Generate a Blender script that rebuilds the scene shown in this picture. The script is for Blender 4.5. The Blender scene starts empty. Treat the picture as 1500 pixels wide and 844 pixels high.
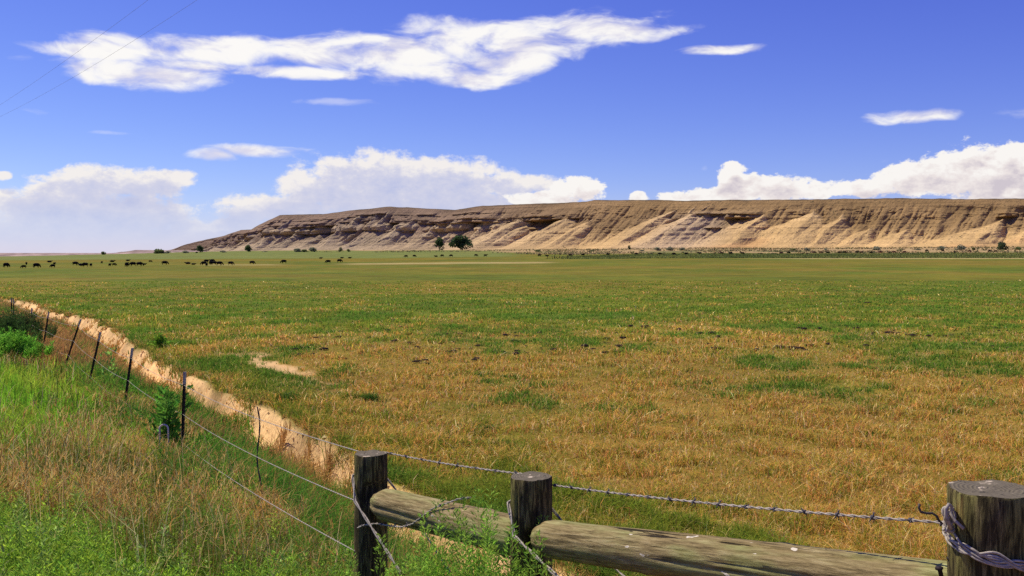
import bpy, bmesh, math, random
import numpy as np
from mathutils import Vector, Matrix

random.seed(7)
RNG = np.random.default_rng(11)
S = bpy.context.scene
COL = S.collection
F = 1440.0            # focal length in pixels of the 1500 px wide photograph
HZ = 372.0            # row of the true horizon

# ------------------------------------------------------------------ helpers
def tag(o, label=None, cat=None, group=None, kind=None):
    if label: o['label'] = label
    if cat: o['category'] = cat
    if group: o['group'] = group
    if kind: o['kind'] = kind
    return o

def P(px, py, d):
    """world point seen at pixel (px, py) of the photo at depth d"""
    return Vector(((px - 750.0) / F * d, d, (HZ - py) / F * d))

def np_mesh(name, V, Fc, mat=None, parent=None, col=None, smooth=False):
    V = np.asarray(V, np.float32); Fc = np.asarray(Fc, np.int32)
    me = bpy.data.meshes.new(name)
    k = Fc.shape[1]
    me.vertices.add(len(V)); me.vertices.foreach_set('co', V.ravel())
    me.loops.add(Fc.size); me.loops.foreach_set('vertex_index', Fc.ravel())
    me.polygons.add(len(Fc))
    me.polygons.foreach_set('loop_start', np.arange(0, Fc.size, k, dtype=np.int32))
    try:
        me.polygons.foreach_set('loop_total', np.full(len(Fc), k, np.int32))
    except Exception:
        pass
    me.update(calc_edges=True)
    if col is not None:
        col = np.asarray(col, np.float32)
        a = me.color_attributes.new('Col', 'FLOAT_COLOR', 'POINT')
        c4 = np.ones((len(V), 4), np.float32); c4[:, :3] = col
        a.data.foreach_set('color', c4.ravel())
    me.polygons.foreach_set('use_smooth', np.full(len(Fc), bool(smooth)))
    me.validate()
    o = bpy.data.objects.new(name, me)
    COL.objects.link(o)
    if mat: me.materials.append(mat)
    if parent: o.parent = parent
    return o

def empty(name, loc=(0, 0, 0), rz=0.0):
    o = bpy.data.objects.new(name, None)
    o.location = loc; o.rotation_euler = (0, 0, rz)
    o.empty_display_size = 0.1
    COL.objects.link(o)
    return o

def copy_tree(o, parent=None):
    c = o.copy(); COL.objects.link(c)
    if parent: c.parent = parent
    for ch in list(o.children):
        copy_tree(ch, c)
    return c

def tube(pts, r, n=6, caps=True):
    """quads of a tube along pts (list of Vector); r number or list"""
    pts = [Vector(p) for p in pts]
    m = len(pts)
    rr = r if hasattr(r, '__len__') else [r] * m
    V = []; Q = []
    up = Vector((0, 0, 1))
    t0 = (pts[1] - pts[0]).normalized()
    if abs(t0.z) > 0.9: up = Vector((1, 0, 0))
    nrm = t0.cross(up).normalized()
    for i, p in enumerate(pts):
        t = (pts[min(i + 1, m - 1)] - pts[max(i - 1, 0)]).normalized()
        nrm = (nrm - t * nrm.dot(t)).normalized()
        b = t.cross(nrm)
        for k in range(n):
            a = 2 * math.pi * k / n
            V.append(p + (nrm * math.cos(a) + b * math.sin(a)) * rr[i])
    for i in range(m - 1):
        for k in range(n):
            k2 = (k + 1) % n
            Q.append((i * n + k, i * n + k2, (i + 1) * n + k2, (i + 1) * n + k))
    if caps:
        for base, s in ((0, 1), ((m - 1) * n, -1)):
            c = len(V); V.append(pts[0] if base == 0 else pts[-1])
            for k in range(0, n, 2):
                ids = [base + k, base + (k + 1) % n, base + (k + 2) % n]
                Q.append((c, ids[2], ids[1], ids[0]) if s == 1 else (c, ids[0], ids[1], ids[2]))
    return np.array([tuple(v) for v in V]), np.array(Q)

def join(parts):
    V = []; Q = []; n = 0
    for v, q in parts:
        V.append(np.asarray(v)); Q.append(np.asarray(q) + n); n += len(v)
    return np.concatenate(V), np.concatenate(Q)

# ---- numpy noise
def _hash(xi, yi, seed):
    h = (xi * 374761393 + yi * 668265263 + seed * 1274126177) & 0xFFFFFFFF
    h = ((h ^ (h >> 13)) * 1274126177) & 0xFFFFFFFF
    h = ((h ^ (h >> 16)) * 2246822519) & 0xFFFFFFFF
    return ((h ^ (h >> 15)) & 0xFFFFFF) / float(0xFFFFFF)

def vnoise(x, y, seed=0):
    x = np.asarray(x, float); y = np.asarray(y, float)
    xf = np.floor(x); yf = np.floor(y)
    u = x - xf; v = y - yf
    xi = xf.astype(np.int64); yi = yf.astype(np.int64)
    u = u * u * u * (u * (u * 6 - 15) + 10); v = v * v * v * (v * (v * 6 - 15) + 10)
    a = _hash(xi, yi, seed); b = _hash(xi + 1, yi, seed)
    c = _hash(xi, yi + 1, seed); d = _hash(xi + 1, yi + 1, seed)
    return (a * (1 - u) + b * u) * (1 - v) + (c * (1 - u) + d * u) * v

def fbm(x, y, seed=0, oct=4, gain=0.5):
    s = 0; a = 1; t = 0
    for i in range(oct):
        s = s + a * vnoise(np.asarray(x) * 2 ** i + 17.3 * i, np.asarray(y) * 2 ** i - 9.1 * i, seed + i)
        t += a; a *= gain
    return s / t

def sst(a, b, x):
    t = np.clip((np.asarray(x, float) - a) / (b - a), 0, 1)
    return t * t * (3 - 2 * t)

def lerp(a, b, t):
    return a + (b - a) * t

# ------------------------------------------------------------------ terrain
XF_Y = [-40, -5, 2.6, 4.3, 5.4, 12.8, 16.7, 20, 24, 28, 33, 50, 75, 110, 200, 400]
XF_X = [28, 6.4, 1.27, 0.08, -0.77, -4.27, -6.5, -8.4, -10.6, -13.2, -16.1, -26.5, -42.5, -74, -170, -380]
XB_Y = [-40, 0, 18, 36, 54, 75, 110, 200, 400]
XB_X = [32, 7.3, -3.0, -13.3, -23.2, -37.5, -68, -160, -370]

def xf_(y): return np.interp(y, XF_Y, XF_X)
def xb_(y):
    w = sst(4, 12, y)
    return np.interp(y, XB_Y, XB_X) + w * (1.3 * (fbm(y * 0.16, y * 0 + 3.1, 41, 3) - 0.5) + 0.22 * (vnoise(y * 0.9, y * 0 + 8, 45) - 0.5))

TT = [-0.6, -0.17, 0.0, 0.2, 0.52, 0.9]
TZ = [([0, 350, 700, 1060, 8000], [-3.6, -3.7, -3.5, -3.6, -3.8]),
      ([0, 180, 350, 560, 700, 1000, 1250, 8000], [-3.6, -3.6, -3.3, -2.3, -1.2, 2.6, 5, 6]),
      ([0, 180, 350, 560, 700, 1000, 8000], [-3.6, -3.6, -2.9, -1.4, -0.1, 4.6, 6]),
      ([0, 180, 350, 430, 480, 600, 900, 8000], [-3.6, -3.5, -2.3, -1.8, -0.6, 1.2, 5.3, 6]),
      ([0, 180, 350, 430, 480, 600, 800, 8000], [-3.6, -3.5, -2.2, -1.8, -0.3, 1.6, 5.5, 6]),
      ([0, 180, 350, 430, 480, 600, 800, 8000], [-3.6, -3.5, -2.2, -1.8, -0.3, 1.6, 5.5, 6])]

def plain_z(x, y):
    yy = np.maximum(y, 1.0)
    t = np.clip(x / np.maximum(yy, 20), -0.6, 0.9)
    zs = [np.interp(yy, a, b) for a, b in TZ]
    out = np.zeros_like(yy)
    for i in range(len(TT) - 1):
        m = (t >= TT[i]) & (t <= TT[i + 1])
        w = sst(TT[i], TT[i + 1], t)
        out = np.where(m, zs[i] * (1 - w) + zs[i + 1] * w, out)
    return out

def terrain(x, y, detail=True):
    """height of the ground, with the ditch between the fence and the cut bank"""
    x = np.asarray(x, float); y = np.asarray(y, float)
    d = np.hypot(x, y)
    xf = xf_(y); xb = xb_(y)
    q = (x - xf) / np.maximum(xb - xf, 1.0)
    zf = np.interp(y, [-5, 0, 2.6, 4.3, 5.4, 12.8, 28, 50, 75, 150], [-1.7, -1.78, -1.92, -2.2, -2.36, -2.76, -2.9, -3.0, -3.2, -3.4])
    near = zf + 0.13 * np.minimum(np.maximum(xf - x, 0) * 0.87, 7)
    zp = plain_z(x, y)
    bot = -4.26 + 0 * y
    a = np.clip(q / .86, 0, 1) ** 1.25
    ditch = lerp(zf, bot, a)
    lip = 0.05 * np.exp(-((q - 1.03) / 0.06) ** 2)
    # the cut bank: steep, with rills and slumped talus
    rill = (vnoise(y * 2.6, y * 0, 77) - 0.5) * 0.03 + (vnoise(y * 0.8, y * 0 + 2, 78) - 0.5) * 0.035 + (vnoise(x * 2.2, y * 2.2, 79) - .5) * .02
    b = 0.25 * sst(0.84, 0.93, q + rill) + 0.75 * sst(0.90, 1.0, q + rill)
    z = np.where(q <= 0, near, np.where(q < 0.86, ditch, lerp(bot, zp, b) + lip))
    z = np.where(q < 0.8, z, z)
    fade = sst(160, 110, y)        # the ditch dies out far off
    z = np.where(q < 1.2, lerp(zp, z, fade), z)
    if detail:
        amp = np.clip(d / 30, 0.3, 1) * sst(400, 60, d)
        z = z + (fbm(x * 0.9, y * 0.9, 5, 3) - 0.5) * 0.10 * amp + (fbm(x * 0.15, y * 0.15, 9, 2) - 0.5) * 0.12 * amp
        # wheel rut along the pasture edge
        tr = (x - xb) * 0.87 - 3.2
        z = z - 0.07 * np.exp(-(tr / 0.5) ** 2) * sst(11, 16, y) * sst(60, 40, y)
    return z

def tz(x, y): return float(terrain(np.array([x]), np.array([y]))[0])

OLIVE = np.array([.165, .155, .018]); GREEN = np.array([.105, .142, .015]); STRAW = np.array([.245, .160, .028])  # STRAW is darkened so gaps between blades read as shade and thatch
SAND = np.array([.76, .50, .22]); BROWN = np.array([.25, .135, .06]); LIME = np.array([.11, .24, .020]); PALE = np.array([.46, .36, .15])
FAN = np.array([.38, .27, .12]); DARKG = np.array([.075, .092, .026])

def mix3(a, b, t):
    return a + (b - a) * np.asarray(t)[..., None]

def straw_amount(x, y):
    n = fbm(x * 0.055, y * 0.045, 21, 4) - 0.5
    n2 = fbm(x * 0.35, y * 0.30, 26, 3) - 0.5
    edge = y + 26 * n - 0.30 * np.maximum(x, 0) - 2
    s = sst(50, 25, edge)
    n3 = fbm(x * .12, y * .10, 28, 3) - .5
    s = s * np.clip(0.66 + 1.7 * n2 + 1.2 * n + 1.6 * n3, 0.06, 1)
    sb = (x - xb_(y)) * 0.87
    nb = sst(4.2, 1.0, sb + 5 * n2 + 4 * n)      # greener beside the ditch
    return s * (1 - 0.85 * nb)

def ground_col(x, y):
    x = np.asarray(x, float); y = np.asarray(y, float)
    xb = xb_(y); xf = xf_(y)
    sb = (x - xb) * 0.87
    q = (x - xf) / np.maximum(xb - xf, 1.0)
    n = fbm(x * 0.05, y * 0.05, 31, 4) - 0.5
    n2 = fbm(x * 0.5, y * 0.5, 36, 4) - 0.5
    tan = x / np.maximum(y, 1)
    c = mix3(np.broadcast_to(OLIVE, x.shape + (3,)), GREEN, np.clip(0.35 + 2.2 * n + 1.0 * n2, 0, 1))
    c = mix3(c, STRAW, 0.95 * straw_amount(x, y))
    # faint dry flecks in the far field
    c = mix3(c, STRAW, 0.45 * sst(0.03, 0.2, fbm(x * 0.03, y * 0.03, 52, 5) - 0.5))
    # bare soil
    tr = np.abs(sb - 3.2) + 1.6 * (fbm(x * .7, y * .7, 61, 3) - .5)
    c = mix3(c, SAND * .8, 0.9 * sst(0.42, 0.1, tr) * sst(15, 18, y) * sst(42, 34, y) * sst(.34, .5, vnoise(x * .4, y * .25, 66)))
    lipz = np.exp(-((sb - 0.35) / 0.4) ** 2) * sst(.45, .6, fbm(x * .8, y * .8, 63, 2) + .05)
    c = mix3(c, SAND * .7, 0.6 * lipz)
    # pale cut line and tilled strips far out
    dline = y - np.interp(tan, [-.5, -.3, -.1, 0, .05, .07], [340, 335, 345, 345, 350, 352])
    line = np.exp(-((dline + 16) / 17.0) ** 2) * sst(.055, .02, tan) * sst(-.19, -.15, tan) + .6 * np.exp(-((dline + 30) / 14.0) ** 2) * sst(-.22, -.25, tan) * sst(-.33, -.30, tan)
    c = mix3(c, PALE, 0.8 * line)
    d2 = y - 418 - 20 * (tan - .4)
    c = mix3(c, PALE * 1.1, 0.9 * np.exp(-((d2 + 8) / 17.0) ** 2) * sst(.20, .36, tan))
    # strips of differing crop toward the herd
    band = sst(395, 420, y) * sst(520, 500, y) * sst(-.02, -.1, tan)
    c = mix3(c, OLIVE * np.array([1.25, 1.0, .95]), .6 * band)
    band2 = sst(520, 560, y) * sst(.02, -.02, tan)
    c = mix3(c, np.array([.17, .21, .055]), .7 * band2)
    # dark green growth, then the dry fan below the bluff
    k = sst(.03, .12, tan)
    c = mix3(c, DARKG * 1.4, .92 * k * sst(418, 432, y) * sst(520, 500, y + 30 * (n2 + n)))
    fan_at = np.interp(tan, [-.6, -.35, -.2, -.05, 0, .1, .3, .52], [1500, 1350, 1130, 950, 760, 585, 500, 490])
    fn = fbm(x * .016, y * .016, 81, 4) - .5
    t = sst(-30, 60, y - fan_at + 240 * fn)
    c = mix3(c, FAN, t)
    c = mix3(c, DARKG * 1.5, .8 * t * sst(.03, .14, fbm(x * .03, y * .02, 85, 3) - .5) * sst(330, 60, y - fan_at))
    # ditch and roadside
    inside = sst(1.02, 0.97, q) * sst(170, 120, y)
    gd = mix3(np.broadcast_to(GREEN * .8, x.shape + (3,)), BROWN, np.clip(.5 + 3 * n2, 0, 1))
    bank = sst(0.83, 0.89, q + .16 * n2)
    gd = mix3(gd, SAND * np.clip(1.08 + .5 * n2, .7, 1.4)[..., None], bank)
    c = mix3(c, gd, inside)
    soil = np.exp(-(((x + 14.8) / 2.2) ** 2 + ((y - 26.5) / 3.5) ** 2)) * (1 + 2 * n2)
    c = mix3(c, np.array([.42, .24, .13]), np.clip(soil * 1.3, 0, 1))
    return c

# angles: fine in front, coarse behind
ang = np.concatenate([np.linspace(-180, -42, 40)[:-1], np.linspace(-42, 42, 620), np.linspace(42, 180, 40)[1:-1]])
rad = np.concatenate([np.geomspace(0.3, 3, 16)[:-1], np.geomspace(3, 80, 380)[:-1], np.geomspace(80, 9000, 190)])
A, R = np.meshgrid(np.radians(ang), rad)
GX = R * np.sin(A); GY = R * np.cos(A)
GZ = terrain(GX, GY)
GC = ground_col(GX, GY)
nr, na = A.shape
V = np.stack([GX, GY, GZ], -1).reshape(-1, 3)
C = GC.reshape(-1, 3)
i = np.arange(nr - 1)[:, None]; j = np.arange(na)[None, :]
j2 = (j + 1) % na
Fq = np.stack([i * na + j, i * na + j2 + 0 * i, (i + 1) * na + j2, (i + 1) * na + j], -1).reshape(-1, 4)[:, ::-1]
# close the small hole under the camera with one ring quad fan
V = np.concatenate([V, [[0, 0, float(GZ[0].mean())]]]); C = np.concatenate([C, C[:1]])
c0 = len(V) - 1
fan = np.array([[c0, (a), (a + 1) % na, (a + 2) % na] for a in range(0, na - 1, 2)])[:, ::-1]
Fq = np.concatenate([Fq, fan])

# ------------------------------------------------------------------ material helpers
def new_mat(name):
    m = bpy.data.materials.new(name); m.use_nodes = True
    nt = m.node_tree; nt.nodes.clear()
    out = nt.nodes.new('ShaderNodeOutputMaterial')
    return m, nt, out

class NT:
    def __init__(s, nt): s.nt = nt
    def n(s, typ, **kw):
        nd = s.nt.nodes.new(typ)
        for k, v in kw.items():
            if k.startswith('_'): setattr(nd, k[1:], v)
        return nd
    def link(s, a, b): s.nt.links.new(a, b)
    def val(s, sock, v):
        if hasattr(v, 'is_output') or isinstance(v, bpy.types.NodeSocket): s.nt.links.new(v, sock)
        else: sock.default_value = v
    def math(s, op, a, b=0.0, c=None, clamp=False):
        nd = s.nt.nodes.new('ShaderNodeMath'); nd.operation = op; nd.use_clamp = clamp
        s.val(nd.inputs[0], a); s.val(nd.inputs[1], b)
        if c is not None: s.val(nd.inputs[2], c)
        return nd.outputs[0]
    def vmath(s, op, a, b=(0, 0, 0), scale=None):
        nd = s.nt.nodes.new('ShaderNodeVectorMath'); nd.operation = op
        s.val(nd.inputs[0], a); s.val(nd.inputs[1], b)
        if scale is not None: s.val(nd.inputs[3], scale)
        return nd.outputs['Value'] if op in ('DOT_PRODUCT', 'LENGTH') else nd.outputs[0]
    def noise(s, vec, scale, detail=4, rough=.5, dist=0.0, dims='3D'):
        nd = s.nt.nodes.new('ShaderNodeTexNoise'); nd.noise_dimensions = dims
        s.val(nd.inputs['Vector'], vec)
        nd.inputs['Scale'].default_value = scale; nd.inputs['Detail'].default_value = detail
        nd.inputs['Roughness'].default_value = rough; nd.inputs['Distortion'].default_value = dist
        return nd.outputs[0]
    def mix(s, fac, a, b, typ='MIX'):
        nd = s.nt.nodes.new('ShaderNodeMix'); nd.data_type = 'RGBA'; nd.blend_type = typ
        s.val(nd.inputs[0], fac); s.val(nd.inputs[6], a); s.val(nd.inputs[7], b)
        return nd.outputs[2]
    def ss(s, lo, hi, x):
        nd = s.nt.nodes.new('ShaderNodeMapRange'); nd.interpolation_type = 'SMOOTHSTEP'
        s.val(nd.inputs[0], x); s.val(nd.inputs[1], lo); s.val(nd.inputs[2], hi)
        return nd.outputs[0]
    def ramp(s, fac, stops):
        nd = s.nt.nodes.new('ShaderNodeValToRGB')
        e = nd.color_ramp.elements
        while len(e) < len(stops): e.new(0.5)
        for k, (p, c) in enumerate(stops):
            e[k].position = p; e[k].color = (*c, 1)
        s.val(nd.inputs[0], fac)
        return nd.outputs[0]
    def comb(s, x, y, z):
        nd = s.nt.nodes.new('ShaderNodeCombineXYZ')
        s.val(nd.inputs[0], x); s.val(nd.inputs[1], y); s.val(nd.inputs[2], z)
        return nd.outputs[0]
    def bump(s, h, strength, dist):
        nd = s.nt.nodes.new('ShaderNodeBump'); nd.inputs['Strength'].default_value = strength
        nd.inputs['Distance'].default_value = dist; s.val(nd.inputs['Height'], h)
        return nd.outputs[0]
    def principled(s, out, color, rough=.8, normal=None, metal=0.0, spec=.3):
        nd = s.nt.nodes.new('ShaderNodeBsdfPrincipled')
        s.val(nd.inputs['Base Color'], color); s.val(nd.inputs['Roughness'], rough)
        nd.inputs['Metallic'].default_value = metal
        nd.inputs['Specular IOR Level'].default_value = spec
        if normal: s.link(normal, nd.inputs['Normal'])
        s.link(nd.outputs[0], out.inputs['Surface'])
        return nd

def grass_mat(name, trans=.38, boost=1.0):
    m, nt, out = new_mat(name); k = NT(nt)
    at = nt.nodes.new('ShaderNodeAttribute'); at.attribute_name = 'Col'
    d = nt.nodes.new('ShaderNodeBsdfDiffuse'); t = nt.nodes.new('ShaderNodeBsdfTranslucent')
    c = k.mix(1.0, at.outputs['Color'], (boost, boost, boost, 1), 'MULTIPLY')
    k.link(c, d.inputs[0]); k.link(c, t.inputs[0])
    mx = nt.nodes.new('ShaderNodeMixShader'); mx.inputs[0].default_value = trans
    k.link(d.outputs[0], mx.inputs[1]); k.link(t.outputs[0], mx.inputs[2])
    k.link(mx.outputs[0], out.inputs['Surface'])
    return m

def plain_mat(name, col, rough=.6, metal=0.0, var=.25, scale=30, spec=.3):
    m, nt, out = new_mat(name); k = NT(nt)
    tc = nt.nodes.new('ShaderNodeTexCoord')
    n = k.noise(tc.outputs['Object'], scale, 4)
    lo = tuple(c * (1 - var) for c in col); hi = tuple(min(1, c * (1 + var)) for c in col)
    k.principled(out, k.ramp(n, [(.3, lo), (.7, hi)]), rough, None, metal, spec)
    return m

# ------------------------------------------------------------------ ground
def ground_material():
    m, nt, out = new_mat('pasture_soil'); k = NT(nt)
    tc = nt.nodes.new('ShaderNodeTexCoord'); co = tc.outputs['Object']
    at = nt.nodes.new('ShaderNodeAttribute'); at.attribute_name = 'Col'
    flat = k.vmath('MULTIPLY', co, (1, 1, .3))
    n1 = k.noise(flat, 9.0, 6, .65); n2 = k.noise(flat, 1.1, 6, .6); n3 = k.noise(flat, .12, 6, .62); n4 = k.noise(flat, .02, 4, .55)
    f = k.math('ADD', k.math('MULTIPLY', n1, .55), k.math('MULTIPLY', n2, .75))
    f = k.math('ADD', f, k.math('MULTIPLY', n3, .95)); f = k.math('ADD', f, k.math('MULTIPLY', n4, .5))
    f = k.math('ADD', k.math('MULTIPLY', k.math('SUBTRACT', f, 1.375), 1.35), 1.0)
    f = k.math('MAXIMUM', f, .35)
    f = k.math('ADD', f, k.math('MULTIPLY', k.math('SUBTRACT', k.noise(co, 26, 3, .6), .5), .9))
    c = k.vmath('SCALE', at.outputs['Color'], scale=k.math('MAXIMUM', f, .25))
    # redder dry flecks in the sward
    fl = k.math('MULTIPLY', k.ss(.54, .68, k.noise(flat, .55, 7, .7)), .22)
    c = k.mix(fl, c, k.mix(1.0, c, (1.5, .95, .8, 1), 'MULTIPLY'))
    h = k.math('ADD', k.math('MULTIPLY', n1, .04), k.math('MULTIPLY', n2, .25))
    k.principled(out, c, .95, k.bump(h, .6, 1.0), spec=.05)
    return m
ground = np_mesh('ground', V, Fq, ground_material(), None, C, True)
tag(ground, 'flat pasture with a roadside verge and ditch in front', None, None, 'structure')

# ------------------------------------------------------------------ bluff
RPX = [180, 235, 250, 275, 300, 330, 353, 368, 376, 393, 410, 440, 473, 520, 573, 630, 667, 707, 740, 800, 860, 870, 940, 1000, 1100, 1200, 1300, 1400, 1500, 1750, 2100]
RYT = [372, 370, 366.5, 357, 351.5, 345, 337, 336.5, 331.5, 322.5, 315, 314.5, 313.3, 307.5, 302.7, 306, 307.3, 301.7, 300, 298, 295.7, 293.5, 293, 294, 293, 292, 290.5, 291.5, 291, 290, 289]
def rim_depth(px): return np.interp(px, [180, 250, 400, 700, 1000, 1500, 2100], [1720, 1640, 1520, 1330, 1130, 930, 780])
def build_bluff():
    nt_ = 1500; nz = 130
    px = np.linspace(185, 2050, nt_)
    D = rim_depth(px)
    kern = np.hanning(161); kern /= kern.sum()
    Dp = np.pad(D, 80, mode='reflect', reflect_type='odd')
    D = np.convolve(Dp, kern, 'valid')
    X = (px - 750) / F * D; Y = D
    yt = np.interp(px, RPX, RYT) + (fbm(px * .05, px * 0, 3, 3) - .5) * 1.6
    zr = (HZ - yt) / F * D
    tx = np.gradient(X); ty = np.gradient(Y)
    tn = np.hypot(tx, ty)
    for _ in range(2):
        tx = np.convolve(np.pad(tx, 100, mode='edge'), np.ones(201) / 201, 'valid'); ty = np.convolve(np.pad(ty, 100, mode='edge'), np.ones(201) / 201, 'valid')
    ln = np.hypot(tx, ty); nx = ty / ln; ny = -tx / ln
    nx, ny = np.where(ny > 0, -nx, nx), -np.abs(ny)
    s = np.concatenate([[0], np.cumsum(np.hypot(np.diff(X), np.diff(Y)))])
    z0 = plain_z(X + nx * 130, Y + ny * 130) - 3.0
    H = np.maximum(zr - z0, 3.5)
    # rows from rim (v=0) to foot (v=1), denser at the cliff band
    v = np.linspace(0, 1, nz)
    vv = v[:, None] * np.ones((1, nt_))
    z = zr[None] - vv * H[None]
    drop = vv * H[None]
    left = sst(800, 640, px)[None]         # the ledgy western half
    patch = np.clip(left + .95 * np.exp(-((px - 800) / 45) ** 2)[None] + .9 * np.exp(-((px - 850) / 26) ** 2)[None] + 1.0 * np.exp(-((px - 1050) / 42) ** 2)[None]
                    + .8 * np.exp(-((px - 1105) / 22) ** 2)[None] + .55 * np.exp(-((px - 1185) / 16) ** 2)[None] + .38 * np.exp(-((px - 1375) / 14) ** 2)[None] + .38 * np.exp(-((px - 1478) / 14) ** 2)[None] + .5 * np.exp(-((px - 720) / 30) ** 2)[None], 0, 1)
    patch = patch * sst(350, 385, px)[None]
    patch = patch * np.clip(.55 + 2.2 * (fbm(s[None] * .02, s[None] * 0 + 1, 15, 3) - .35), 0, 1)
    ss_ = s[None] + 0 * vv
    # wall profile: horizontal run as a function of the drop
    slope = 1.38
    run = drop * slope
    # cliff bands: the run stops while the drop goes on, ledges stick out above them
    def band(vc, th, amt, seed):
        w = vc + .05 * (fbm(ss_ * .012, ss_ * 0, seed, 3) - .5)
        k = sst(w - th, w + th * .2, vv) * amt
        return k, w
    wob = fbm(ss_ * .03, vv * 6, 19, 3) - .5
    for vc, th, amt, seed in ((.45, .12, 15.0, 101), (.32, .03, 3.4, 102), (.57, .03, 4.0, 103), (.20, .02, 1.8, 104)):
        gate = patch * sst(.40, .58, fbm(ss_ * .022, ss_ * 0 + seed, seed, 3) + (.13 if amt > 5 else -.02) + .12 * left)
        k, w = band(vc, th, amt, seed + 10)
        rise = sst(w - th * 3.2, w - th, vv)           # ledge juts out
        back = sst(w - th * .9, w - th * .55, vv)
        run = run + gate * amt * (rise - back) * 1.15
        run = run - gate * amt * .55 * back * (1 - sst(w + .05, w + .32, vv))
    # spurs: wedge-shaped buttresses with a crest and two flanks
    out = np.zeros_like(run); who = np.zeros_like(run)
    rnd = np.random.default_rng(5)
    pos = 20.0
    total = s[-1]
    while pos < total:
        i0 = int(np.searchsorted(s, pos)); i0 = min(i0, nt_ - 1)
        isleft = px[i0] < 780
        apex = rnd.uniform(.34, .66) if isleft else rnd.choice([rnd.uniform(.02, .2), rnd.uniform(.2, .45), rnd.uniform(.4, .7)])
        kl = rnd.uniform(.75, 1.2) if isleft else rnd.uniform(.5, .85); kr = rnd.uniform(.9, 1.3) if isleft else rnd.uniform(.8, 1.3)
        al = slope + (rnd.uniform(.45, .8) if isleft else rnd.uniform(.65, 1.2))
        skew = rnd.uniform(.0, .32) if not isleft else rnd.uniform(-.15, .25)
        cz = apex * H[None]
        ax = drop - cz
        ctr = pos - skew * np.maximum(ax, 0) * al
        wig = 12 * (fbm(ss_ * .04, vv * 5, int(pos) % 97, 4) - .5)
        rr = apex * H[None] * slope + ax * al - np.where(ss_ - ctr + wig < 0, kl, kr) * np.abs(ss_ - ctr + wig) - 1.0
        rr = np.where(ax > -2, rr, -999)
        ex = np.maximum(rr - run, 0)
        who = np.maximum(who, sst(0, 3.5, ex))
        out = np.maximum(out, ex)
        pos += rnd.uniform(22, 50) if isleft else rnd.uniform(14, 58)
    mx = 28 + 34 * vv
    out = mx * np.tanh(out / mx)
    run = run + out
    # western half: short buttresses on the upper slope, cut off by the cliff band below them
    up = np.zeros_like(run); pos = 30.0
    while pos < total:
        i0 = min(int(np.searchsorted(s, pos)), nt_ - 1)
        if 360 < px[i0] < 800:
            cz = rnd.uniform(.0, .12) * H[None]; ax = drop - cz; al = slope + rnd.uniform(.45, .85)
            ctr = pos - rnd.uniform(-.1, .3) * np.maximum(ax, 0) * al
            rr = cz * slope + ax * al - rnd.uniform(.8, 1.3) * np.abs(ss_ - ctr + 8 * (fbm(ss_ * .05, vv * 5, int(pos) % 89, 3) - .5)) - .5
            up = np.maximum(up, np.where(ax > -1, np.maximum(rr - run, 0), 0))
        pos += rnd.uniform(20, 44)
    cutv = .45 + .05 * (fbm(ss_ * .012, ss_ * 0, 111, 3) - .5)
    up = 20 * np.tanh(up / 20) * (1 - sst(cutv - .02, cutv + .10, vv)) * left
    run = run + up; who = np.maximum(who, .7 * sst(0, 3, up))
    # gullies and rills running down the wall
    g1 = np.abs(2 * fbm(ss_ * .030 + vv * .5, vv * .8, 33, 3) - 1); g2 = np.abs(2 * fbm(ss_ * .10 + vv * 1.2, vv * 1.6, 35, 3) - 1)
    env = sst(0, .38, vv) * sst(1.0, .75, vv)
    run = run - env * ((14.0 - 5 * sst(760, 840, px)[None]) * (1 - g1) ** 3 + 5.0 * (1 - g2) ** 2) * (1 - .42 * who) + env * (fbm(ss_ * .25, vv * 14, 37, 3) - .5) * 2.2
    # strata: small steps in the profile
    run = run + env * .45 * np.sin(z * 1.15 + 2.5 * fbm(ss_ * .01, vv * 0, 39, 2)) * (.35 + .65 * patch)
    # small outcrops and broken ledges under the rim
    lw = .16 + .10 * (fbm(ss_ * .01, vv * 0, 57, 3) - .5)
    lg = sst(.52, .62, fbm(ss_ * .035, vv * 0 + 2, 58, 3)) * sst(380, 420, px)[None] * (1 - .8 * sst(760, 840, px)[None])
    run = run + lg * 4.2 * (sst(lw - .08, lw - .02, vv) - sst(lw - .012, lw + .012, vv))
    run = run + .8 * lg * 4.2 * (sst(lw + .06, lw + .11, vv) - sst(lw + .118, lw + .14, vv)) * sst(.4, .6, fbm(ss_ * .05, vv * 0, 59, 2))
    oc = sst(.60, .68, fbm(ss_ * .07, vv * 13, 55, 4)) * sst(.1, .2, vv) * sst(.8, .6, vv)
    run = run + oc * 2.4 * (1 - .5 * sst(760, 840, px)[None])
    run = np.maximum(run, vv * H[None] * .55)
    foot = sst(.86, 1.0, vv)
    run = run + foot * 16
    XX = X[None] + nx[None] * run; YY = Y[None] + ny[None] * run
    # plateau behind the rim
    back = np.array([6, 40, 160, 500.0])[::-1][:, None]
    XP = X[None] - nx[None] * back; YP = Y[None] - ny[None] * back
    ZP = zr[None] + np.array([-.3, -.2, .1, .2])[::-1][:, None] + 0 * XP
    XX = np.concatenate([XP, XX]); YY = np.concatenate([YP, YY]); ZZ = np.concatenate([ZP, z])
    # rock colours: warm tan eastwards, greyer to the west, spurs paler than the brushy upper wall, its colour darkened further for shading contrast
    warm = sst(560, 980, px)[None]
    base = mix3(np.array([.42, .325, .195]) + np.zeros(vv.shape + (3,)), np.array([.58, .39, .165]), warm + 0 * vv)
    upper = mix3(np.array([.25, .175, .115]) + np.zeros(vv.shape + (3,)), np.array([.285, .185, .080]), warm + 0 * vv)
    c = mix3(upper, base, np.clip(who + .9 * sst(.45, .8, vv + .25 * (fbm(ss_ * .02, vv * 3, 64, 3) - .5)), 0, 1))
    c = c * (1 + .55 * (fbm(ss_ * .02, vv * 4, 65, 4) - .5))[..., None]
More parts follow.
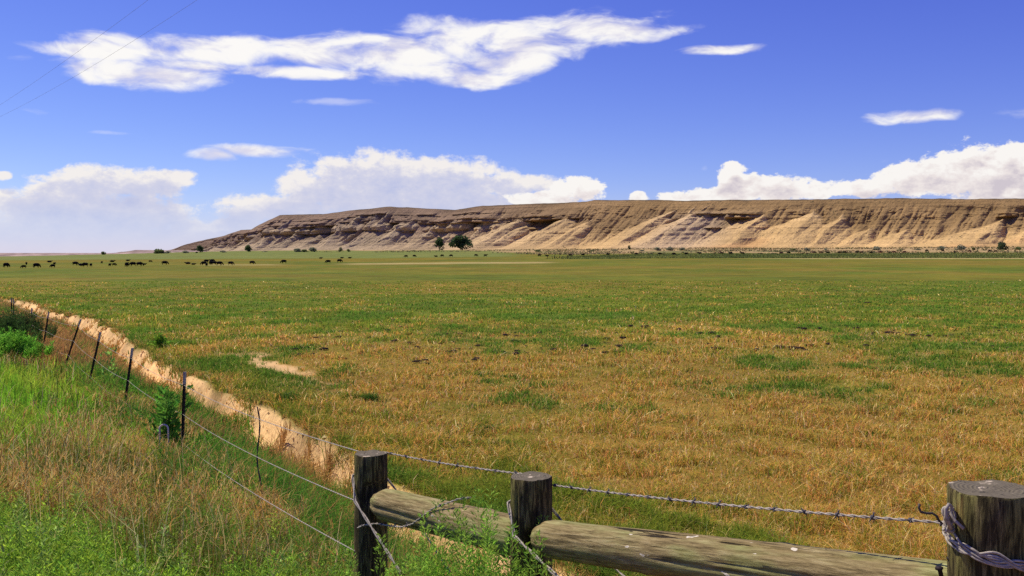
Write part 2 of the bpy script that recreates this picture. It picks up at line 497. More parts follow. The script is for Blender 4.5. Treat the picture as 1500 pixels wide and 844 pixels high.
    crest = who * sst(.5, .05, vv) * sst(700, 760, px)[None]
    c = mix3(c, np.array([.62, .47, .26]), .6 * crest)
    orange = sst(.55, .75, fbm(ss_ * .008, vv * 2, 67, 3)) * sst(.4, .9, vv) * warm
    c = mix3(c, np.array([.60, .34, .135]), .7 * orange)
    greyp = np.exp(-((px - 1040) / 55) ** 2)[None] * sst(.15, .4, vv)
    c = mix3(c, np.array([.48, .37, .24]), .6 * greyp)
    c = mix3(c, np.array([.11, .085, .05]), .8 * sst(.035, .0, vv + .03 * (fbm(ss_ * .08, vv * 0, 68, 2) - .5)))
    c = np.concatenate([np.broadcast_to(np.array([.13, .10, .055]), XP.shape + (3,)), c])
    m_, n_ = XX.shape
    Vv = np.stack([XX, YY, ZZ], -1).reshape(-1, 3)
    i = np.arange(m_ - 1)[:, None]; j = np.arange(n_ - 1)[None]
    Q = np.stack([i * n_ + j, (i + 1) * n_ + j, (i + 1) * n_ + j + 1, i * n_ + j + 1], -1).reshape(-1, 4)
    m, nt, o_ = new_mat('badland_clay'); k = NT(nt)
    tc = nt.nodes.new('ShaderNodeTexCoord'); co = tc.outputs['Object']
    at = nt.nodes.new('ShaderNodeAttribute'); at.attribute_name = 'Col'
    n1 = k.noise(co, .35, 6, .65); n2 = k.noise(co, .05, 5, .6)
    st = k.noise(k.vmath('MULTIPLY', co, (.006, .006, .55)), 1.0, 4, .6)
    f = k.math('ADD', k.math('MULTIPLY', n1, .5), k.math('MULTIPLY', n2, .45)); f = k.math('ADD', f, k.math('MULTIPLY', st, .75))
    f = k.math('ADD', k.math('MULTIPLY', k.math('SUBTRACT', f, .85), 1.2), 1.0)
    c2 = k.vmath('SCALE', at.outputs['Color'], scale=f)
    sh = k.ss(.56, .66, k.noise(co, .33, 4, .65))          # scattered sagebrush on the slopes
    c2 = k.mix(k.math('MULTIPLY', k.math('MULTIPLY', sh, .9), k.ss(.38, .56, n2)), c2, (.075, .062, .032, 1))
    k.principled(o_, c2, .95, k.bump(k.math('ADD', n1, k.math('MULTIPLY', st, .8)), .8, 2.0), spec=.05)
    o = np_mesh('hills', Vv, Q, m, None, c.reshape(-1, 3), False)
    tag(o, 'long eroded tan bluff with dark ledges and flat top', None, None, 'structure')
    return o
build_bluff()

def build_low_hills():
    px = np.linspace(-900, 262, 500); D = 1150 + 60 * np.sin(px * .004)
    X = (px - 750) / F * D
    yt = np.interp(px, [-900, -200, 0, 60, 110, 125, 150, 180, 200, 225, 245, 262], [371, 370.8, 371.2, 371, 372.2, 373.0, 372, 368.6, 366.8, 367.5, 369.5, 376]) + (fbm(px * .07, px * 0, 4, 4) - .5) * 1.8
    top = (HZ - yt) / F * D
    v = np.linspace(0, 1, 24)[:, None]
    z = top[None] - v * (top[None] + 5.2)
    ss_ = X[None] + 0 * v
    run = v * 40 + (fbm(ss_ * .03, v * 2, 91, 4) - .5) * 40 * v
    XX = X[None] + 0 * v; YY = D[None] - run
    XX = np.concatenate([XX[:1], XX]); YY = np.concatenate([YY[:1] + 200, YY]); ZZ = np.concatenate([z[:1], z])
    n_ = len(px); m_ = len(ZZ)
    i = np.arange(m_ - 1)[:, None]; j = np.arange(n_ - 1)[None]
    Q = np.stack([i * n_ + j, (i + 1) * n_ + j, (i + 1) * n_ + j + 1, i * n_ + j + 1], -1).reshape(-1, 4)
    m = plain_mat('far_clay', (.36, .27, .22), .95, 0, .4, .05, .05)
    o = np_mesh('distant_hills', np.stack([XX, YY, ZZ], -1).reshape(-1, 3), Q, m, None, None, False)
    tag(o, 'low hazy brown hills on the horizon beyond the herd', None, None, 'structure')
build_low_hills()
# ------------------------------------------------------------------ materials for timber and wire
def wood_mat(name, dark, mid, light, green, scale=1.0, specks=False):
    m, nt, out = new_mat(name); k = NT(nt)
    tc = nt.nodes.new('ShaderNodeTexCoord'); co = tc.outputs['Object']
    fib = k.vmath('MULTIPLY', co, (1, 1, .10))
    n1 = k.noise(fib, 95 * scale, 9, .72, .4)
    n2 = k.noise(k.vmath('MULTIPLY', co, (1, 1, .25)), 9 * scale, 5, .6)
    n3 = k.noise(k.vmath('MULTIPLY', co, (1, 1, .05)), 30 * scale, 5, .65, .8)
    f = k.math('ADD', k.math('MULTIPLY', n1, .65), k.math('MULTIPLY', n2, .35))
    c = k.ramp(f, [(.37, dark), (.49, mid), (.63, light)])
    c = k.mix(k.math('MULTIPLY', k.ss(.42, .60, n2), .75), c, k.mix(1.0, c, (*green, 1), 'MULTIPLY'))
    rust = k.ss(.60, .72, k.noise(k.vmath('MULTIPLY', co, (1, 1, .3)), 7 * scale, 4, .6))
    c = k.mix(k.math('MULTIPLY', rust, .5), c, (.26, .115, .035, 1))
    crack = k.ss(.63, .67, n3)
    c = k.mix(k.math('MULTIPLY', crack, .9), c, (.012, .010, .008, 1))
    if specks:
        sp = k.ss(.735, .75, k.noise(k.vmath('MULTIPLY', co, (1, 1, .45)), 30, 2, .4))
        c = k.mix(sp, c, (.75, .68, .52, 1))
    h = k.math('SUBTRACT', k.math('MULTIPLY', n1, .5), k.math('MULTIPLY', crack, 1.0))
    k.principled(out, c, .85, k.bump(h, 1.0, .014), spec=.1)
    return m

def end_mat(name, a, b):
    m, nt, out = new_mat(name); k = NT(nt)
    tc = nt.nodes.new('ShaderNodeTexCoord'); co = tc.outputs['Object']
    wv = nt.nodes.new('ShaderNodeTexWave'); wv.wave_type = 'RINGS'; wv.rings_direction = 'Z'
    wv.inputs['Scale'].default_value = 28; wv.inputs['Distortion'].default_value = 3.5; wv.inputs['Detail'].default_value = 3
    k.link(co, wv.inputs['Vector'])
    n = k.noise(co, 18, 6, .65); n2 = k.noise(co, 40, 4, .6)
    c = k.mix(k.math('ADD', k.math('MULTIPLY', wv.outputs[1], .22), k.math('MULTIPLY', n, .5)), (*a, 1), (*b, 1))
    c = k.mix(k.ss(.57, .66, n), c, (.62, .52, .38, 1))
    c = k.mix(k.ss(.60, .68, n2), c, (.03, .028, .024, 1))
    k.principled(out, c, .9, k.bump(k.math('ADD', n2, k.math('MULTIPLY', wv.outputs[1], .2)), .8, .008), spec=.1)
    return m

M = {}
M['post_wood'] = wood_mat('weathered_post_wood', (.010, .008, .004), (.062, .046, .022), (.36, .28, .12), (.80, .98, .62))
M['rail_wood'] = wood_mat('weathered_rail_wood', (.085, .062, .026), (.28, .215, .095), (.50, .41, .215), (.72, .96, .66), .8, True)
M['end'] = end_mat('cut_timber_end', (.085, .075, .05), (.26, .22, .15))
M['rail_end'] = end_mat('cut_rail_end', (.19, .22, .14), (.27, .28, .19))
M['wire'] = plain_mat('galvanised_wire', (.36, .315, .25), .65, 0, .4, 60, .35)
M['old_wire'] = plain_mat('rusty_wire', (.085, .070, .055), .7, .1, .3, 60)
M['barb'] = plain_mat('dull_barb_wire', (.10, .095, .10), .6, .4, .3, 60)
M['tpost'] = plain_mat('dark_painted_steel', (.018, .015, .012), .7, 0, .4, 20, .15)
M['tip'] = plain_mat('pale_painted_steel', (.30, .29, .27), .6, 0, .3, 20, .4)
M['cable'] = plain_mat('bare_aluminium_cable', (.22, .24, .32), .5, .1, .1, 20)
M['nail'] = plain_mat('rusty_nail', (.03, .022, .02), .7, .5, .3, 90)
M['pipe'] = plain_mat('pale_plastic', (.48, .47, .46), .5, 0, .2, 12, .4)

# ------------------------------------------------------------------ timber posts and rails
def log_mesh(length, r0, r1, seed, n=56, rows=46, knots=0, chips=(), splits=5, taper_end=0.0, flat=None):
    """upright log, base at z = 0; returns side and end geometry"""
    rnd = np.random.default_rng(seed)
    z = np.linspace(0, length, rows)
    th = np.linspace(0, 2 * math.pi, n, endpoint=False)
    T, Z = np.meshgrid(th, z)
    R_ = lerp(r0, r1, Z / length)
    R_ = R_ * (1 + .035 * (fbm(np.cos(T) * 1.3 + 5, np.sin(T) * 1.3 + Z * .8, seed, 3) - .5) * 2)
    R_ = R_ + .0025 * (vnoise(T * 9, Z * 1.2, seed + 3) - .5) * 2
    for _ in range(splits):
        a = rnd.uniform(0, 2 * math.pi); za = rnd.uniform(.1, .9) * length; hl = rnd.uniform(.15, .45) * min(length, 1.6)
        da = np.abs((T - a - .25 * (Z - za) + math.pi) % (2 * math.pi) - math.pi)
        R_ = R_ - .014 * np.exp(-(da / .07) ** 2) * sst(hl, hl * .6, np.abs(Z - za))
    for _ in range(knots):
        a = rnd.uniform(0, 2 * math.pi); za = rnd.uniform(.08, .92) * length
        da = ((T - a + math.pi) % (2 * math.pi) - math.pi) * r0
        R_ = R_ + .008 * np.exp(-((da ** 2 + (Z - za) ** 2) / .035 ** 2))
    for (a, za, wa, wz, dep) in chips:
        da = np.abs((T - a + math.pi) % (2 * math.pi) - math.pi)
        R_ = R_ - dep * sst(wa, wa * .8, da) * sst(wz, wz * .85, np.abs(Z - za))
    R_ = R_ * (1 - taper_end * sst(.10, 0, Z) ** 2 * .5) if taper_end else R_
    zz = Z + 0.0
    top = .0035 * (vnoise(np.cos(T) * 2 + seed, np.sin(T) * 2, seed + 7) - .5) * 2
    zz[-1] += top[-1]; zz[-2] = zz[-1] - .006
    R_[-1] *= .965
    V = np.stack([np.cos(T) * R_, np.sin(T) * R_, zz], -1).reshape(-1, 3)
    i = np.arange(rows - 1)[:, None]; j = np.arange(n)[None]
    Q = np.stack([i * n + j, i * n + (j + 1) % n, (i + 1) * n + (j + 1) % n, (i + 1) * n + j], -1).reshape(-1, 4)
    ends = []
    for row, s_ in ((rows - 1, 1), (0, -1)):
        ring = V.reshape(rows, n, 3)[row]
        c = ring.mean(0)
        Vs = [ring]
        for f in (.75, .45, .2):
            rg = c + (ring - c) * f; rg[:, 2] += .004 * (vnoise(rg[:, 0] * 60, rg[:, 1] * 60, seed + 11) - .5) * s_
            Vs.append(rg)
        Ve = np.concatenate(Vs + [c[None]])
        i = np.arange(3)[:, None]
        Qe = np.stack([i * n + j, i * n + (j + 1) % n, (i + 1) * n + (j + 1) % n, (i + 1) * n + j], -1).reshape(-1, 4)
        cc = len(Ve) - 1
        cap = np.array([(3 * n + a, 3 * n + (a + 1) % n, 3 * n + (a + 2) % n, cc) for a in range(0, n, 2)])
        Qe = np.concatenate([Qe, cap])
        if s_ < 0: Qe = Qe[:, ::-1]
        ends.append((Ve, Qe))
    return (V, Q), ends

def timber(name, length, r0, r1, seed, mat, endm, **kw):
    (V, Q), ends = log_mesh(length, r0, r1, seed, **kw)
    root = empty(name)
    np_mesh('log', V, Q, mat, root, None, True)
    for (Ve, Qe) in ends:
        np_mesh('cut_end', Ve, Qe, endm, root, None, True)
    return root

PL = P(543.5, 664, 5.40); PM = P(778, 698, 4.30); PR = P(1453, 716, 2.62)
def post_at(p, r, seed, label, grp, chips=()):
    g = tz(p.x, p.y) - .25
    t = timber('wooden_post', p.z - g, r * 1.04, r, seed, M['post_wood'], M['end'], chips=[(a, zz + (p.z - g), w, h, d) for a, zz, w, h, d in chips], splits=7)
    t.location = (p.x, p.y, g)
    return tag(t, label, 'fence post', grp)
GP = 'round wooden posts of the corner fence'
ang_c = lambda p: math.atan2(-p.y, -p.x)
post_at(PL, .089, 3, 'round weathered wooden post on the far left end of the shorter grey rail', GP, [(ang_c(PL) + .35, -.20, .9, .045, .03)])
post_at(PM, .091, 8, 'round wooden post standing where the two log rails meet behind tall weeds', GP, [(ang_c(PM) + .5, -.27, .9, .05, .03)])
post_at(PR, .107, 21, 'thickest wooden post, wrapped in a bundle of twisted wire', GP, [(ang_c(PR) - .35, -.22, .3, .06, .012)])

def rail(a, b, r0, r1, seed, label):
    a = Vector(a); b = Vector(b)
    L = (b - a).length
    t = timber('fence_rail', L, r0, r1, seed, M['rail_wood'], M['rail_end'], knots=6, splits=9, rows=70, taper_end=.5)
    t.location = a
    t.rotation_euler = (b - a).to_track_quat('Z', 'Y').to_euler()
    return tag(t, label, 'fence rail', 'log rails between the wooden posts')
cam_side = Vector((-.80, -.55, 0)).normalized()
R1A = P(556, 737, 5.30); R1B = P(766, 788, 4.36)
rail(R1A, R1B, .083, .088, 14, 'shorter round log rail between the two left wooden posts, partly behind weeds')
R2A = P(793, 788, 4.20); R2B = P(1432, 872, 2.66)
rail(R2A, R2B, .078, .080, 31, 'longer greenish log rail with white specks running to the thick post')

# ------------------------------------------------------------------ wires
def sag(a, b, s, n):
    a = Vector(a); b = Vector(b)
    return [a.lerp(b, i / n) - Vector((0, 0, 4 * s * (i / n) * (1 - i / n))) for i in range(n + 1)]

def resample(pts, step):
    out = [pts[0]]; acc = 0
    for a, b in zip(pts[:-1], pts[1:]):
        L = (b - a).length; m = max(1, int(L / step))
        out += [a.lerp(b, (i + 1) / m) for i in range(m)]
    return out

def twist(pts, r, hr, pitch, step=.012, n=5, phase=0.0):
    """two strands laid round each other along pts"""
    pts = resample([Vector(p) for p in pts], step)
    res = []
    for ph in (0, math.pi):
        q = []; s = 0.0; nrm = None
        for i, p in enumerate(pts):
            t = (pts[min(i + 1, len(pts) - 1)] - pts[max(i - 1, 0)]).normalized()
            if nrm is None: nrm = t.cross(Vector((0, 0, 1))).normalized()
            nrm = (nrm - t * nrm.dot(t)).normalized(); b = t.cross(nrm)
            if i: s += (p - pts[i - 1]).length
            a = 2 * math.pi * s / pitch + ph + phase
            q.append(p + (nrm * math.cos(a) + b * math.sin(a)) * hr)
        res.append(tube(q, r, n))
    return join(res)

def barb_mesh(r, L, seed):
    rnd = random.Random(seed); ps = []
    for k in range(2):
        a = rnd.uniform(0, 6.28)
        d = Vector((math.cos(a), math.sin(a), rnd.uniform(-.3, .3))).normalized()
        o = Vector((0, 0, (k - .5) * r * 2))
        ps.append(tube([o - d * L, o, o + d * L], [r * .35, r, r * .35], 5))
    ring = [Vector((math.cos(t) * r * 1.7, math.sin(t) * r * 1.7, (t / 12.56 - .5) * r * 3)) for t in np.linspace(0, 12.56, 17)]
    ps.append(tube(ring, r * .8, 5))
    return join(ps)
BARBS = []
def barbed(pts, label, r=.0024, hr=.0026, pitch=.085, barb_every=.14, barbs=True, first=.06, step=.014, mat='wire', grp=None):
    pts = [Vector(p) for p in pts]
    root = empty('barbed_wire', pts[0])
    o = [p - pts[0] for p in pts]
    V, Q = twist(o, r, hr, pitch, step)
    np_mesh('twisted_strand', V, Q, M[mat], root, None, True)
    if barbs:
        if not BARBS:
            for sd_ in range(3):
                v, q = barb_mesh(.0030, .017, sd_)
                ob = np_mesh('barb', v, q, M['barb'], None, None, True); BARBS.append(ob)
        acc = first
        dist = 0
        for a, b in zip(o[:-1], o[1:]):
            L = (b - a).length
            while acc <= dist + L:
                p = a.lerp(b, (acc - dist) / L)
                src = BARBS[int(acc * 97) % 3]
                if src.parent is None and src.name in COL.objects and not src.get('used'):
                    c = src; c['used'] = 1
                else:
                    c = src.copy(); COL.objects.link(c)
                c.parent = root; c.location = p
                c.rotation_euler = (b - a).to_track_quat('Z', 'Y').to_euler()
                acc += barb_every
            dist += L
    return tag(root, label, 'barbed wire', grp)

BS = -cam_side     # pasture side
GW = 'barbed wire strands of the fence'
def off(p, z, r, side): return Vector((p.x, p.y, 0)) + side * r + Vector((0, 0, z))
# top strand, post to post
tL = off(PL, -1.10, .088, BS); tM = off(PM, -.985, .088, BS)
barbed(sag(tL, tM, .012, 12), 'short taut barbed wire between the tops of the two left wooden posts', barb_every=.16, grp=GW)
tR = P(1388, 766, 2.66)
barbed(sag(off(PM, -1.02, .09, BS), tR, .012, 26), 'barbed wire stretched above the longer rail to the thick post', barb_every=.13, grp=GW)

# steel posts of the field fence
TP = [((272, 545), (267, 690), 12.8), ((195, 510), (181, 612), 16.7), ((148, 487), (128, 576), 20.0), ((119, 468), (96, 536), 24.0),
      ((72, 457), (62, 520), 28.0), ((47, 451), (46, 510), 33.0), ((20.5, 438), (20, 480), 44.0), ((17, 437), (17, 474), 48.0)]
TL_ = ['tall dark steel fence post with a pale tip beside the broad-leaved plant', 'second dark steel post along the wire fence, slightly tilted, in brown grass',
       'third dark steel post along the wire fence, clearly tilted toward the dirt bank', 'most tilted dark steel post, just above the bright green grass',
       'leaning dark steel post beside the bare reddish soil', 'short dark steel post at the edge of the dark bush',
       'tiny grey-topped steel post showing above the dark bush', 'farthest tiny steel post above the dark bush, left end of the fence']
def steel_post(top, bot, name='steel_fence_post'):
    L = (top - bot).length
    bm = bmesh.new()
    # T section swept along z, with studs on the face
    w, d_, t = .031, .032, .006
    prof = [(-w, 0), (w, 0), (w, t), (t * .7, t), (t * .7, d_), (-t * .7, d_), (-t * .7, t), (-w, t)]
    def ext(z0, z1):
        a = [bm.verts.new((x, y, z0)) for x, y in prof]; b = [bm.verts.new((x, y, z1)) for x, y in prof]
        m = len(prof)
        for i in range(m): bm.faces.new((a[i], a[(i + 1) % m], b[(i + 1) % m], b[i]))
        bm.faces.new(a[::-1]); bm.faces.new(b)
    tipz = L - .16
    ext(-.3, tipz)
    z = .15
    while z < tipz - .03:
        v = [bm.verts.new((x, y, zz)) for x, y, zz in ((-.008, -.001, z - .011), (.008, -.001, z - .011), (.008, -.001, z + .011), (-.008, -.001, z + .011), (-.006, -.012, z - .004), (.006, -.012, z - .004), (.006, -.012, z + .006), (-.006, -.012, z + .006))]
        for f in ((0, 1, 5, 4), (1, 2, 6, 5), (2, 3, 7, 6), (3, 0, 4, 7), (4, 5, 6, 7), (0, 3, 2, 1)): bm.faces.new([v[i] for i in f])
        z += .055
    me = bpy.data.meshes.new('shaft'); bm.to_mesh(me); bm.free(); me.materials.append(M['tpost'])
    sh = bpy.data.objects.new('shaft', me); COL.objects.link(sh)
    bm = bmesh.new(); ext(tipz, L)
    me = bpy.data.meshes.new('painted_tip'); bm.to_mesh(me); bm.free(); me.materials.append(M['tip'])
    tp = bpy.data.objects.new('painted_tip', me); COL.objects.link(tp)
    root = empty(name, bot); sh.parent = root; tp.parent = root
    root.rotation_euler = (top - bot).to_track_quat('Z', 'Y').to_euler()
    return root
TPT = []
for (tp, bt, d), lab in zip(TP, TL_):
    a = P(tp[0], tp[1], d); b = P(bt[0], bt[1], d)
    g = tz(b.x, b.y)
    f = (g - a.z) / (b.z - a.z); b = a.lerp(b, f) if f > .3 else b
    o = steel_post(a, b); tag(o, lab, 'fence post', 'steel posts of the field fence')
    TPT.append((a, b))
# three strands along the steel posts
def on_post(i, drop):
    a, b = TPT[i]; u = (b - a).normalized()
    return a + u * drop + Vector((-.012, -.014, 0))
zl = {.17: -1.095, .55: -1.345, .92: -1.62}
lb = {.17: 'highest strand of the field fence, running from the left wooden post along the steel posts',
      .55: 'middle strand of the field fence, running from the left wooden post along the steel posts',
      .92: 'lowest strand of the field fence, half hidden in the brown grass'}
for dr in (.17, .55, .92):
    pts = []
    start = off(PL, zl[dr], .09, Vector((-.75, .5 if dr < .3 else -.45, 0)).normalized())
    prev = start
    for i in range(len(TPT)):
        nx_ = on_post(i, dr)
        pts += sag(prev, nx_, .05 if i == 0 else .045, 24 if i == 0 else 12)[(0 if i == 0 else 1):]
        prev = nx_
    barbed(pts, lb[dr], r=.0018, hr=.0022, pitch=.11, barbs=False, step=.03, grp=GW)
# a thin wooden stay laced through the strands
a = P(377, 596, 9.2); b = P(380, 800, 9.2)
pts = [a.lerp(b, i / 14) + Vector((.018 * math.sin(i * .9) + .02 * (i / 14), 0, 0)) for i in range(15)]
V, Q = twist(pts, .0045, .0035, .30, .03, 6)
tag(np_mesh('wire_stay', V - np.array(tuple(b)), Q, M['old_wire'], None, None, True), 'thin dark twisted stay hanging in the wires between steel and wooden posts', 'wire stay').location = b

# brace wires: heavy twisted loops from the head of one post to the foot of the next
def brace(pts, label, r=.0042, hr=.0046, pitch=.26):
    base = Vector(pts[0])
    V, Q = twist([Vector(p) - base for p in pts], r, hr, pitch, .015, 6)
    o = np_mesh('brace_wire', V, Q, M['wire'], None, None, True); o.location = base
    return tag(o, label, 'brace wire', 'twisted brace wires on the wooden posts')
def head_foot(p, q, ztop, zbot, side, rp, ro, skew=0.0):
    along = (Vector((q.x, q.y, 0)) - Vector((p.x, p.y, 0))).normalized()
    A = Vector((p.x, p.y, ztop)) + side * rp - along * .055
    B_ = Vector((q.x, q.y, zbot)) + side * ro
    m = Vector((p.x, p.y, ztop - .11)) + side * (ro + .02) + along * .06
    back = Vector((p.x, p.y, ztop + .015)) - along * (rp + .004)
    return [back, A] + [m.lerp(B_, i / 20) for i in range(21)]
brace(head_foot(PL, PM, -1.22, tz(PM.x, PM.y) + .08, cam_side, .080, .108), 'twisted brace wire crossing in front of the shorter rail from the far wooden post')
brace(head_foot(PM, PR, -1.09, tz(PR.x, PR.y) + .08, cam_side, .082, .112), 'heavy pale twisted brace wire slanting down in front of the longer rail')
brace(head_foot(PL, PM, -1.20, tz(PM.x, PM.y) + .10, BS, .080, .106), 'dark brace wire passing behind the shorter rail beside the far wooden post', .003, .0035)
brace(head_foot(PM, PR, -1.07, tz(PR.x, PR.y) + .10, BS, .082, .108), 'dark brace wire showing behind the post where the rails meet', .003, .0035)
# loose strand on the left post
ls = [P(524, 773, 5.30), P(534, 769, 5.24), P(552, 767, 5.21), P(570, 770, 5.12), P(588, 772, 4.98), P(603, 768, 4.88), P(618, 757, 4.82), P(634, 745, 4.78), P(655, 737, 4.72), P(672, 731, 4.68), P(690, 729, 4.66)]
barbed(ls, 'loose curling barbed wire strand hooked on the far wooden post and over the shorter rail', r=.0026, hr=.003, pitch=.06, barb_every=.15, grp=GW)
lo = [P(545, 755, 5.6), P(590, 768, 5.35), P(640, 780, 5.1), P(700, 800, 4.8), P(760, 822, 4.5)]
barbed(lo, 'dark barbed wire strand under the shorter rail', r=.0026, hr=.003, pitch=.08, barb_every=.12, mat='old_wire', grp=GW)
lo2 = [P(808, 862, 4.4), P(870, 842, 4.2), P(940, 858, 3.9), P(1010, 880, 3.6)]

# bundle of wire round the thick post
def bundle():
    root = empty('wire_bundle', (PR.x, PR.y, -.74))
    rnd = random.Random(4)
    thc = math.atan2(-PR.y, -PR.x)
    parts = []
    for sidx in range(6):
        pts = []
        for i in range(60):
            u = i / 59
            th = thc - 1.62 + u * 4.2
            r = .109 + .004 + .006 * abs(math.sin(i * .42 + sidx * 1.7)) + rnd.uniform(0, .001)
            z = -.012 - .080 * u + (.0045 + .002 * (sidx % 3)) * (sidx - 2.5) * .5 + (.007 + .003 * (sidx % 2)) * math.sin(i * (.21 + .05 * sidx) + sidx * 1.9) + (.014 * (1 - u * 3) if u < .33 else 0)
            pts.append(Vector((math.cos(th) * r, math.sin(th) * r, z)))
        parts.append(tube(pts, .0034, 6))
    V, Q = join(parts)
    np_mesh('wrapped_strands', V, Q, M['wire'], root, None, True)
    # knot where the strand is tied off
    base = Vector((PR.x, PR.y, -.74))
    kc = P(1390, 764, 2.60) - base
    parts = []
    for sidx in range(4):
        pts = []
        for i in range(26):
            u = i / 25; a = u * 9 + sidx * 1.6
            pts.append(kc + Vector((.012 * math.sin(a * 1.1 + sidx), .012 * math.cos(a), .030 * math.sin(a * .7 + sidx * 2) + .006)))
        parts.append(tube(pts, .0034, 6))
    up = [P(*q) - base for q in ((1393, 775, 2.58), (1386, 758, 2.575), (1385, 746, 2.575), (1390, 739, 2.58), (1394, 742, 2.59), (1393, 752, 2.585), (1399, 763, 2.575), (1412, 775, 2.56))]
    parts.append(tube(up, .0048, 6))
    V, Q = join(parts)
    np_mesh('tied_knot', V, Q, M['wire'], root, None, True)
    tail = [P(*q) - base for q in ((1347, 738, 2.60), (1346, 744, 2.60), (1349, 750, 2.60), (1357, 752, 2.60), (1366, 752, 2.60), (1372, 756, 2.60), (1375, 762, 2.60), (1380, 767, 2.60), (1377, 770, 2.60))]
    np_mesh('loose_tail', *tube(tail, .0034, 6), M['old_wire'], root, None, True)
    return tag(root, 'tangle of grey twisted wire wrapped round the thick wooden post', 'wire bundle')
bundle()
# headless spikes on the rail end by the thick post
def spike(px, py, d, L, tilt, label):
    p = P(px, py, d); q = p + Vector((tilt, -.01, L))
    v, f = tube([p - Vector((0, 0, .02)), p.lerp(q, .8), q, q + Vector((0, 0, .004))], [.006, .006, .011, .009], 8)
    o = np_mesh('nail', v - np.array(tuple(p)), f, M['nail'], None, None, True); o.location = p
    tag(o, label, 'nail')
spike(1392, 829, 2.66, .022, -.004, 'bent rusty nail standing on the longer rail against the thick post')
spike(1381, 843, 2.60, .022, -.014, 'rusty nail in the face of the longer rail just below the other nail')

# pale plastic pipe end sticking out of the grass
pp = P(240, 640, 12.6)
arc = [pp + Vector((-.055 * math.cos(t), 0, .055 * math.sin(t) + .10)) for t in np.linspace(0, math.pi, 14)]
arc = [arc[0] - Vector((0, 0, .3))] + arc + [arc[-1] - Vector((0, 0, .3))]
g = np.array(tuple(pp))
v, f = tube(arc, .012, 8)
o = np_mesh('hose_loop', v - g, f, M['pipe'], None, None, True); o.location = pp
tag(o, 'pale bluish hoop of pipe standing in the grass by the broad-leaved plant', 'pipe')

# overhead cables
def cable(pts, label):
    pts = [Vector(p) for p in pts]
    v, f = tube([p - pts[0] for p in pts], .0032, 6)
    o = np_mesh('power_cable', v, f, M['cable'], None, None, True); o.location = pts[0]
    tag(o, label, 'power cable', 'overhead cables')
def span(p0, p1, s): return sag(p0, p1, s, 24)
cable(span(P(330, -86, 22), P(-90, 205, 62), .35), 'left of the two thin overhead cables crossing the sky at upper left')
cable(span(P(420, -88, 22), P(-90, 207, 60), .55), 'right of the two thin overhead cables crossing the long cloud')
# ------------------------------------------------------------------ grasses
def blades(Pt, h, w, col, lean=.25, bend=.35, rng=RNG, tipcol=None, droop=0.0):
    """two-segment blades: arrays of roots (n,3), height, width, colour"""
    n = len(Pt)
    a = rng.uniform(0, 2 * np.pi, n); la = rng.uniform(0, 2 * np.pi, n)
    wd = np.stack([np.cos(a), np.sin(a), np.zeros(n)], -1) * (w * .5)[:, None]
    ln = np.abs(rng.normal(0, lean, n)); bn = np.abs(rng.normal(0, bend, n))
    dr = np.stack([np.cos(la), np.sin(la), np.zeros(n)], -1)
    mid = Pt + dr * (ln * h * .5)[:, None] + np.array([0, 0, 1]) * (h * .58)[:, None]
    tip = Pt + dr * ((ln + bn) * h)[:, None] + np.array([0, 0, 1]) * (h * (1 - .35 * np.minimum(bn, 1) - droop * bn))[:, None]
    V = np.stack([Pt - wd, Pt + wd, mid - wd * .72, mid + wd * .72, tip], 1).reshape(-1, 3)
    b = (np.arange(n) * 5)[:, None]
    Fc = np.concatenate([b + np.array([[0, 1, 3]]), b + np.array([[0, 3, 2]]), b + np.array([[2, 3, 4]])])
    C = np.repeat(col[:, None], 5, 1)
    if tipcol is not None: C[:, 4] = tipcol
    return V, Fc, C.reshape(-1, 3)

def cat(lst):
    V = []; Q = []; C = []; n = 0
    for v, q, c in lst:
        V.append(v); Q.append(q + n); C.append(c); n += len(v)
    return np.concatenate(V), np.concatenate(Q), np.concatenate(C)

def jitter(c, rng, amt=.25, hue=.08):
    n = len(c)
    return np.clip(c * (1 + rng.normal(0, amt, n))[:, None].clip(.35, 1.9) * (1 + rng.normal(0, hue, (n, 3))), .004, .85)

GM = grass_mat('meadow_grass', .40, 1.48); GD = grass_mat('dry_stems', .40, 1.18); GL = grass_mat('leafy_green', .54, 1.6)

def fan_points(n, d0, d1, t0, t1, power, rng):
    """points spread over a fan in front of the camera; density falls with distance"""
    u = rng.uniform(0, 1, n)
    if power == 0: d = d0 * (d1 / d0) ** u
    else: d = (d0 ** power + u * (d1 ** power - d0 ** power)) ** (1 / power)
    t = rng.uniform(t0, t1, n)
    return t * d, d

